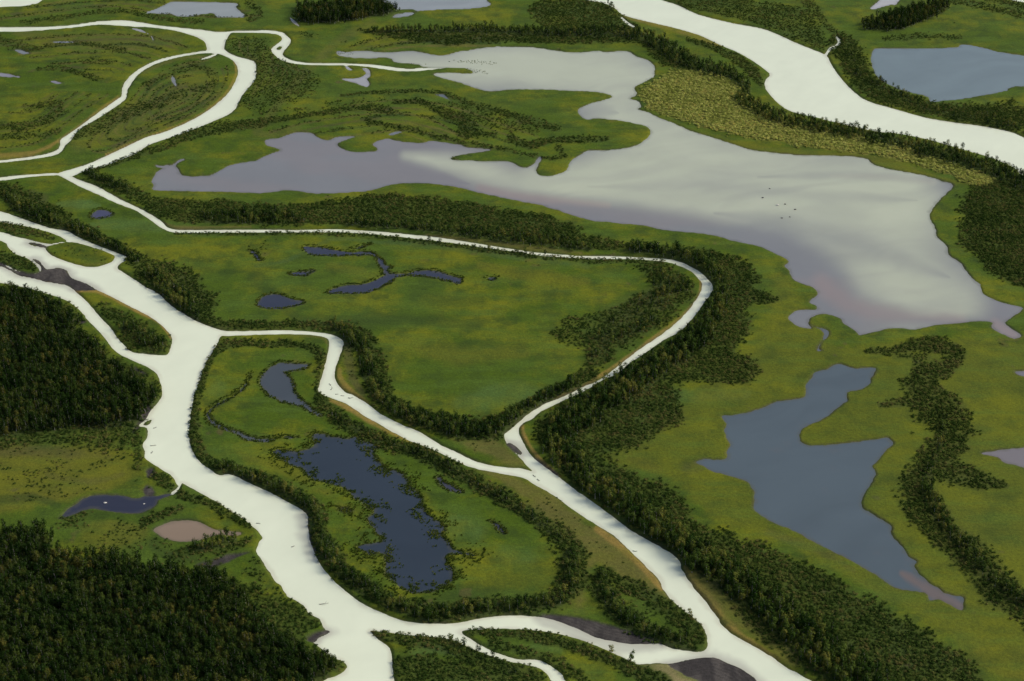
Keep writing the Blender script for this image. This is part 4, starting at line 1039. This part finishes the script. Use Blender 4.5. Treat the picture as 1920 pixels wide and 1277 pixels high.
SLAB = {
    'westedge': ('low willow scrub fringing the left forest', 'willow shrub at the edge of the left forest'),
    'southwestedge': ('willow scrub fringing the bottom left forest by the river', 'willow shrub between the bottom left forest and the river'),
    'southwestpond': ('willow thickets round the indigo and pink ponds', 'willow shrub near the indigo and brownish pink ponds'),
    'longisle': ('willow scrub covering the long island beside the left forest', 'willow shrub on the long island beside the left forest'),
    'westisles': ('willow scrub on the small islands at the left edge', 'willow shrub on a small island at the left edge'),
    'meadowwest': ('willow scrub along the left rim of the central meadow', 'willow shrub on the left rim of the central meadow'),
    'meadowsouth': ('willow scrub along the lower rim of the central meadow', 'willow shrub on the lower rim of the central meadow'),
    'meadoweast': ('brownish willow scrub at the right end of the central meadow', 'willow shrub at the right end of the central meadow'),
    'channelsouth': ('thin hedge of willows on the near side of the narrow channel', 'willow shrub on the near side of the narrow channel'),
    'channelnorth': ('wide belt of willow scrub between narrow channel and right hand meadows', 'willow shrub in the wide belt along channel and lower right river'),
    'pondisle': ('willow scrub rimming the leaf shaped pond island', 'willow shrub on the rim of the leaf shaped pond island'),
    'isletip': ('willow scrub ring at the pointed tip of the leaf shaped island', 'willow shrub at the pointed tip of the leaf shaped island'),
    'topline': ('willow scrub above the upper arm of the largest lake', 'willow shrub above the upper arm of the largest lake'),
    'willowfield': ('yellow green willow field between largest lake and broad river arm', 'willow shrub in the field below the broad river arm'),
    'willoweast': ('dense willow thicket at the right edge beside the largest lake', 'willow shrub in the thicket at the right edge'),
    'rivereast': ('willow strip on the near bank bulge of the broad river arm', 'willow shrub on the near bank bulge of the broad river arm'),
    'riverfar': ('willow scrub along the far bank of the broad river arm', 'willow shrub on the far bank of the broad river arm'),
    'ridgeeast': ('winding ridge of willow scrub right of the forked lake', 'willow shrub on the winding ridge right of the forked lake'),
    'farwest': ('streaks of willow scrub across the far left meadows', 'willow shrub in the far left meadows'),
    'bottomisles': ('willow scrub on the two islands at the bottom edge', 'willow shrub on one of the two islands at the bottom edge'),
    'barscrub': ('sparse low willows dotting the dry river bars', 'low willow shrub on a dry river bar'),
}

def scatter_object(name, P, idx, kind, label, cat):
    if len(idx) == 0: return
    me = bpy.data.meshes.new(name)
    n = len(idx)
    me.vertices.add(n)
    me.vertices.foreach_set('co', np.stack([P['x'][idx], P['y'][idx], P['z'][idx]], 1).ravel())
    a = me.attributes.new('variant', 'INT', 'POINT'); a.data.foreach_set('value', P['var'][idx].astype(np.int32))
    a = me.attributes.new('turn', 'FLOAT_VECTOR', 'POINT'); a.data.foreach_set('vector', np.stack([P['tilt'][idx, 0], P['tilt'][idx, 1], P['rot'][idx]], 1).ravel().astype(np.float32))
    s = P['h'][idx]; wd = s ** WPOW[kind] * P['wid'][idx]
    a = me.attributes.new('size', 'FLOAT_VECTOR', 'POINT'); a.data.foreach_set('vector', np.stack([wd, wd, s], 1).ravel().astype(np.float32))
    o = bpy.data.objects.new(name, me); COLL.objects.link(o)
    md = o.modifiers.new('scatter', 'NODES'); md.node_group = GN[kind]
    tag(o, label, cat, kind='stuff')

OLDST = ('west', 'southwest', 'topclump', 'topclumpeast')
big_t = largest(BT, 300); big_s = largest(WS, 300)
mt = np.ones(len(BT['x']), bool); mt[big_t] = False
ms = np.ones(len(WS['x']), bool); ms[big_s] = False
for q, st in enumerate(STANDS):
    if st in TLAB: scatter_object('birch_wood', BT, np.nonzero(mt & (BT['stand'] == q))[0], 'O' if st in OLDST else 'T', TLAB[st][0], 'wood')
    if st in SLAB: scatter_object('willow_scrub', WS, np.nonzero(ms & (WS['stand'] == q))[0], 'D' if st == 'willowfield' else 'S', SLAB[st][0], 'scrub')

def one_birch(x, y, z, s, wd, v, rot, label, group, old=False):
    e = bpy.data.objects.new('birch_tree', None); COLL.objects.link(e)
    e.empty_display_size = .5
    e.location = (x, y, z); e.rotation_euler = rot; e.scale = (wd, wd, s)
    tag(e, label, 'tree', group)
    for nm, me in (('crown', OLD[v] if old else CROWN[v]), ('trunk', TRUNK[v])):
        c = bpy.data.objects.new(nm, me); COLL.objects.link(c); c.parent = e

WHERE = ((110, 'at the left end of the bottom edge'), (220, 'left of its middle on the bottom edge'), (330, 'just right of its middle on the bottom edge'), (450, 'well right along the bottom edge'), (9999, 'on its river side'))
for k in big_t:                                   # the nearest birches one by one
    st = STANDS[BT['stand'][k]]
    s = BT['h'][k]; lab = TLAB[st][1]
    if st == 'southwest':
        um = to_map(BT['x'][k], BT['y'][k])[0]
        lab = 'birch in the bottom left forest, ' + next(t for lim, t in WHERE if um < lim)
    one_birch(BT['x'][k], BT['y'][k], BT['z'][k], s, s ** .7 * BT['wid'][k], BT['var'][k], (BT['tilt'][k, 0], BT['tilt'][k, 1], BT['rot'][k]), lab, 'birches: ' + lab, st in OLDST)
SOLO = [
    (1293, 1160, .85, 'lone birch leaning over the right channel at the island tip'), (1183, 1241, .95, 'taller lone birch on the bank of the lower right island'),
    (1147, 1226, .75, 'smaller lone birch on the bank of the lower right island'), (898, 1224, .75, 'lone birch on the bank left of the narrow bottom channel'),
    (924, 1234, .7, 'low birch nearest the bend of the narrow bottom channel'), (846, 1203, .65, 'small birch on the upper bank of the bottom left island'),
]
for k, (uu, vv, s, lab) in enumerate(SOLO):
    p = to_world((uu, vv))
    one_birch(p[0], p[1], .4, s * 1.1, s * 1.25, k, (0, .05, k), lab, 'lone birches on the banks')
for k in big_s:
    st = STANDS[WS['stand'][k]]
    s = WS['h'][k]; wd = s ** .5 * WS['wid'][k]
    lab = SLAB[st][1]
    if st == 'channelnorth':
        um, vm = to_map(WS['x'][k], WS['y'][k])
        lab = 'willow shrub in the lower right belt, ' + ('near the bottom edge' if vm > 1200 else 'between river and the tip of the forked lake' if vm > 1080 else 'left of the forked lake')
        if vm > 1200: lab += ', on its river side' if um < 1640 else ', on its meadow side'
    o = bpy.data.objects.new('willow_shrub', WMESH[WS['var'][k]]); COLL.objects.link(o)
    o.location = (WS['x'][k], WS['y'][k], WS['z'][k]); o.rotation_euler = (0, 0, WS['rot'][k]); o.scale = (wd, wd, s)
    tag(o, lab, 'shrub', 'willows: ' + lab)

# sedge tussocks round the bog ponds
X, Y = jitter_points(.85)
d = look(dist, X, Y); mk = look(is_marsh, X, Y)
cl = fbm(X / 5, Y / 5, 91, 3)
p1w = look((owner == names.index('p1')), X, Y)
pr = np.where(d > 0, sstep(2.6, .2, d) * .75, sstep(-1.6, 0, d) * .5)
pr = np.where(p1w & (d < 0), np.maximum(pr, sstep(-12, -1, d) * sstep(.50, .62, cl) * .8), pr)
pr = np.where(p1w & (d > 0), np.maximum(pr, sstep(12, 1, d) * sstep(.42, .60, cl) * .5), pr)
kp = mk & (rng.uniform(0, 1, len(X)) < pr) & (np.abs(d) < 13)
X, Y = X[kp], Y[kp]; n = len(X)
TU = dict(x=X, y=Y, z=np.maximum(look(ZZ, X, Y), 0) - .03, h=rng.uniform(.45, 1.15, n), var=rng.integers(0, 4, n), rot=rng.uniform(0, 6.28, n), tilt=np.zeros((n, 2)), wid=rng.uniform(.9, 1.3, n))
REEDS = [trips('845,117,3 870,116,5 900,118,6 930,120,4'), trips('878,133,6 900,136,6 915,138,5'), trips('770,123,3 800,122,3'), trips('640,99,8 660,102,8')]
X, Y = jitter_points(1.3)
pr = np.zeros(len(X))
for s in REEDS: pr = np.maximum(pr, look(sstep(-.2, .5, stroke_field(s) + n1), X, Y))
kp = rng.uniform(0, 1, len(X)) < pr * .35
X, Y = X[kp], Y[kp]; m = len(X)
RE = dict(x=X, y=Y, z=np.maximum(look(ZZ, X, Y), 0) - .03, h=rng.uniform(.3, .7, m), var=rng.integers(0, 4, m), rot=rng.uniform(0, 6.28, m), tilt=np.zeros((m, 2)), wid=rng.uniform(.9, 1.3, m))
scatter_object('reeds', RE, np.arange(m), 'G', 'sparse reeds standing in the upper arm of the largest lake', 'reeds')
scatter_object('sedge_tussocks', TU, np.arange(n), 'G', 'dark sedge tussocks crowding the rims of the bog ponds', 'sedge')
print('plants', len(BT['x']), len(WS['x']), n)

# ------------------------------------------------------------------ driftwood and stones
def drift_log(seed, L):
    r = np.random.default_rng(seed)
    s = MB()
    def limb(p0, dirv, ln, r0, seg=5):
        pts = [np.array(p0)]; d = np.array(dirv, float)
        for k in range(seg):
            d = d + r.normal(0, .14, 3) * np.array((1, 1, .4)); d /= np.linalg.norm(d)
            pts.append(pts[-1] + d * ln / seg)
        base = len(s.v); sides = 7
        for k, p in enumerate(pts):
            t = pts[min(k + 1, seg)] - pts[max(k - 1, 0)]; t /= np.linalg.norm(t)
            a = np.cross(t, (0, 0, 1)); a /= np.linalg.norm(a) + 1e-9; b = np.cross(a, t)
            rr = r0 * (1 - .75 * k / seg) * r.uniform(.9, 1.1)
            for q in range(sides):
                th = 6.2832 * q / sides
                s.v.append(p + (a * math.cos(th) + b * math.sin(th)) * rr)
        for k in range(seg):
            for q in range(sides):
                i0 = base + k * sides + q; i1 = base + k * sides + (q + 1) % sides
                s.f.append((i0, i1, i1 + sides, i0 + sides)); s.m.append(0)
        s.f.append(tuple(base + q for q in range(sides))[::-1]); s.m.append(0)
        s.f.append(tuple(base + seg * sides + q for q in range(sides))); s.m.append(0)
        return pts
    P = limb((-L / 2, 0, .12), (1, 0, .03), L, .20)
    limb(P[3], (.4, .8, .5), L * .35, .07, 3); limb(P[2], (.5, -.7, .35), L * .28, .06, 3); limb(P[4], (.7, .3, .6), L * .25, .05, 3)
    for k in range(6):                               # root plate
        a = 6.28 * k / 6
        limb(P[0], (-.5, math.cos(a), math.sin(a) * .8), .55, .08, 2)
    return s

LOGS = [
    (623, 728, 4.2, 70, 'longest dark driftwood log in the river elbow above the leaf shaped island'),
    (619, 721, 2.4, 110, 'short driftwood log nearest the top of the river elbow'),
    (633, 739, 2.6, 20, 'thin driftwood log just below the longest log in the river elbow'),
    (643, 742, 2.2, 5, 'pale thin driftwood log in the river elbow between two darker ones'),
    (658, 747, 3.6, -15, 'thick driftwood log at the lower end of the river elbow group'),
    (1003, 893, 2.8, -40, 'driftwood log just below the meeting of the two channels'),
    (1010, 901, 2.6, -60, 'driftwood log in the right channel, lower of the pair'),
    (608, 1134, 5.0, -8, 'dark snag lying in the middle of the wide lower river'),
    (1191, 1034, 2.6, -20, 'driftwood log stranded at the left bank of the right channel'),
    (288, 836, 3.4, 4, 'thin log lying crosswise in the river beside the left bank'),
    (291, 802, 2.2, 40, 'small log off the mouth of the left bank inlet'),
    (285, 848, 2.0, 75, 'small log close under the left bank, below the crosswise log'),
    (485, 981, 2.4, 10, 'log off the outer bend beside the brownish pink pond'),
    (550, 1025, 1.8, 30, 'lone small log in the river left of the dark blue pond'),
]
for k, (uu, vv, L, rz, lab) in enumerate(LOGS):
    p = to_world((uu, vv))
    o = bpy.data.objects.new('driftwood_log', drift_log(500 + k, L).mesh('driftwood_log', [M_WOOD])); COLL.objects.link(o)
    o.location = (p[0], p[1], -.02); o.rotation_euler = (0, 0, R(rz))
    tag(o, lab, 'log', 'driftwood in the river')

def stone(seed, sx, sy, sz):
    r = np.random.default_rng(seed)
    import bmesh
    bm = bmesh.new(); bmesh.ops.create_icosphere(bm, subdivisions=2, radius=1)
    ph = r.uniform(0, 6, 3)
    for v in bm.verts:
        c = v.co
        f = 1 + .18 * math.sin(3 * c.x + ph[0]) * math.cos(2.5 * c.y + ph[1]) + .12 * math.sin(5 * c.z + ph[2] + 3 * c.x) + r.uniform(-.05, .05)
        v.co = (c.x * sx * f, c.y * sy * f, c.z * sz * f)
    me = bpy.data.meshes.new('stone'); bm.to_mesh(me); bm.free()
    return me

STONES = [
    (197, 943, 1.0, .7, .45, 1, 'pale lump of stone standing in the indigo pond'), (270, 945, .55, .45, .25, 1, 'smaller pale stone at the right end of the indigo pond'),
    (1458, 385, 1.3, .9, .6, 1, 'pale stone among the dark specks in the largest lake'),
    (1430, 371, .9, .7, .5, 0, 'dark stone left of the pale one in the largest lake'), (1472, 383, .8, .6, .5, 0, 'dark stone just right of the pale one in the lake'),
    (1491, 393, 1.0, .7, .5, 0, 'rightmost dark stone of the specks in the largest lake'), (1466, 409, .9, .7, .4, 0, 'dark stone lowest of the specks in the largest lake'),
    (1443, 354, .7, .6, .4, 0, 'dark stone highest of the specks in the largest lake'), (1481, 407, .7, .5, .4, 0, 'small dark stone beside the lowest one in the lake'),
]
for k, (uu, vv, a, b, c, pale, lab) in enumerate(STONES):
    p = to_world((uu, vv))
    me = stone(700 + k, a, b, c); me.materials.append(M_PALE if pale else M_STONE)
    o = bpy.data.objects.new('stone', me); COLL.objects.link(o)
    o.location = (p[0], p[1], .1)
    tag(o, lab, 'stone', 'stones standing in the water')
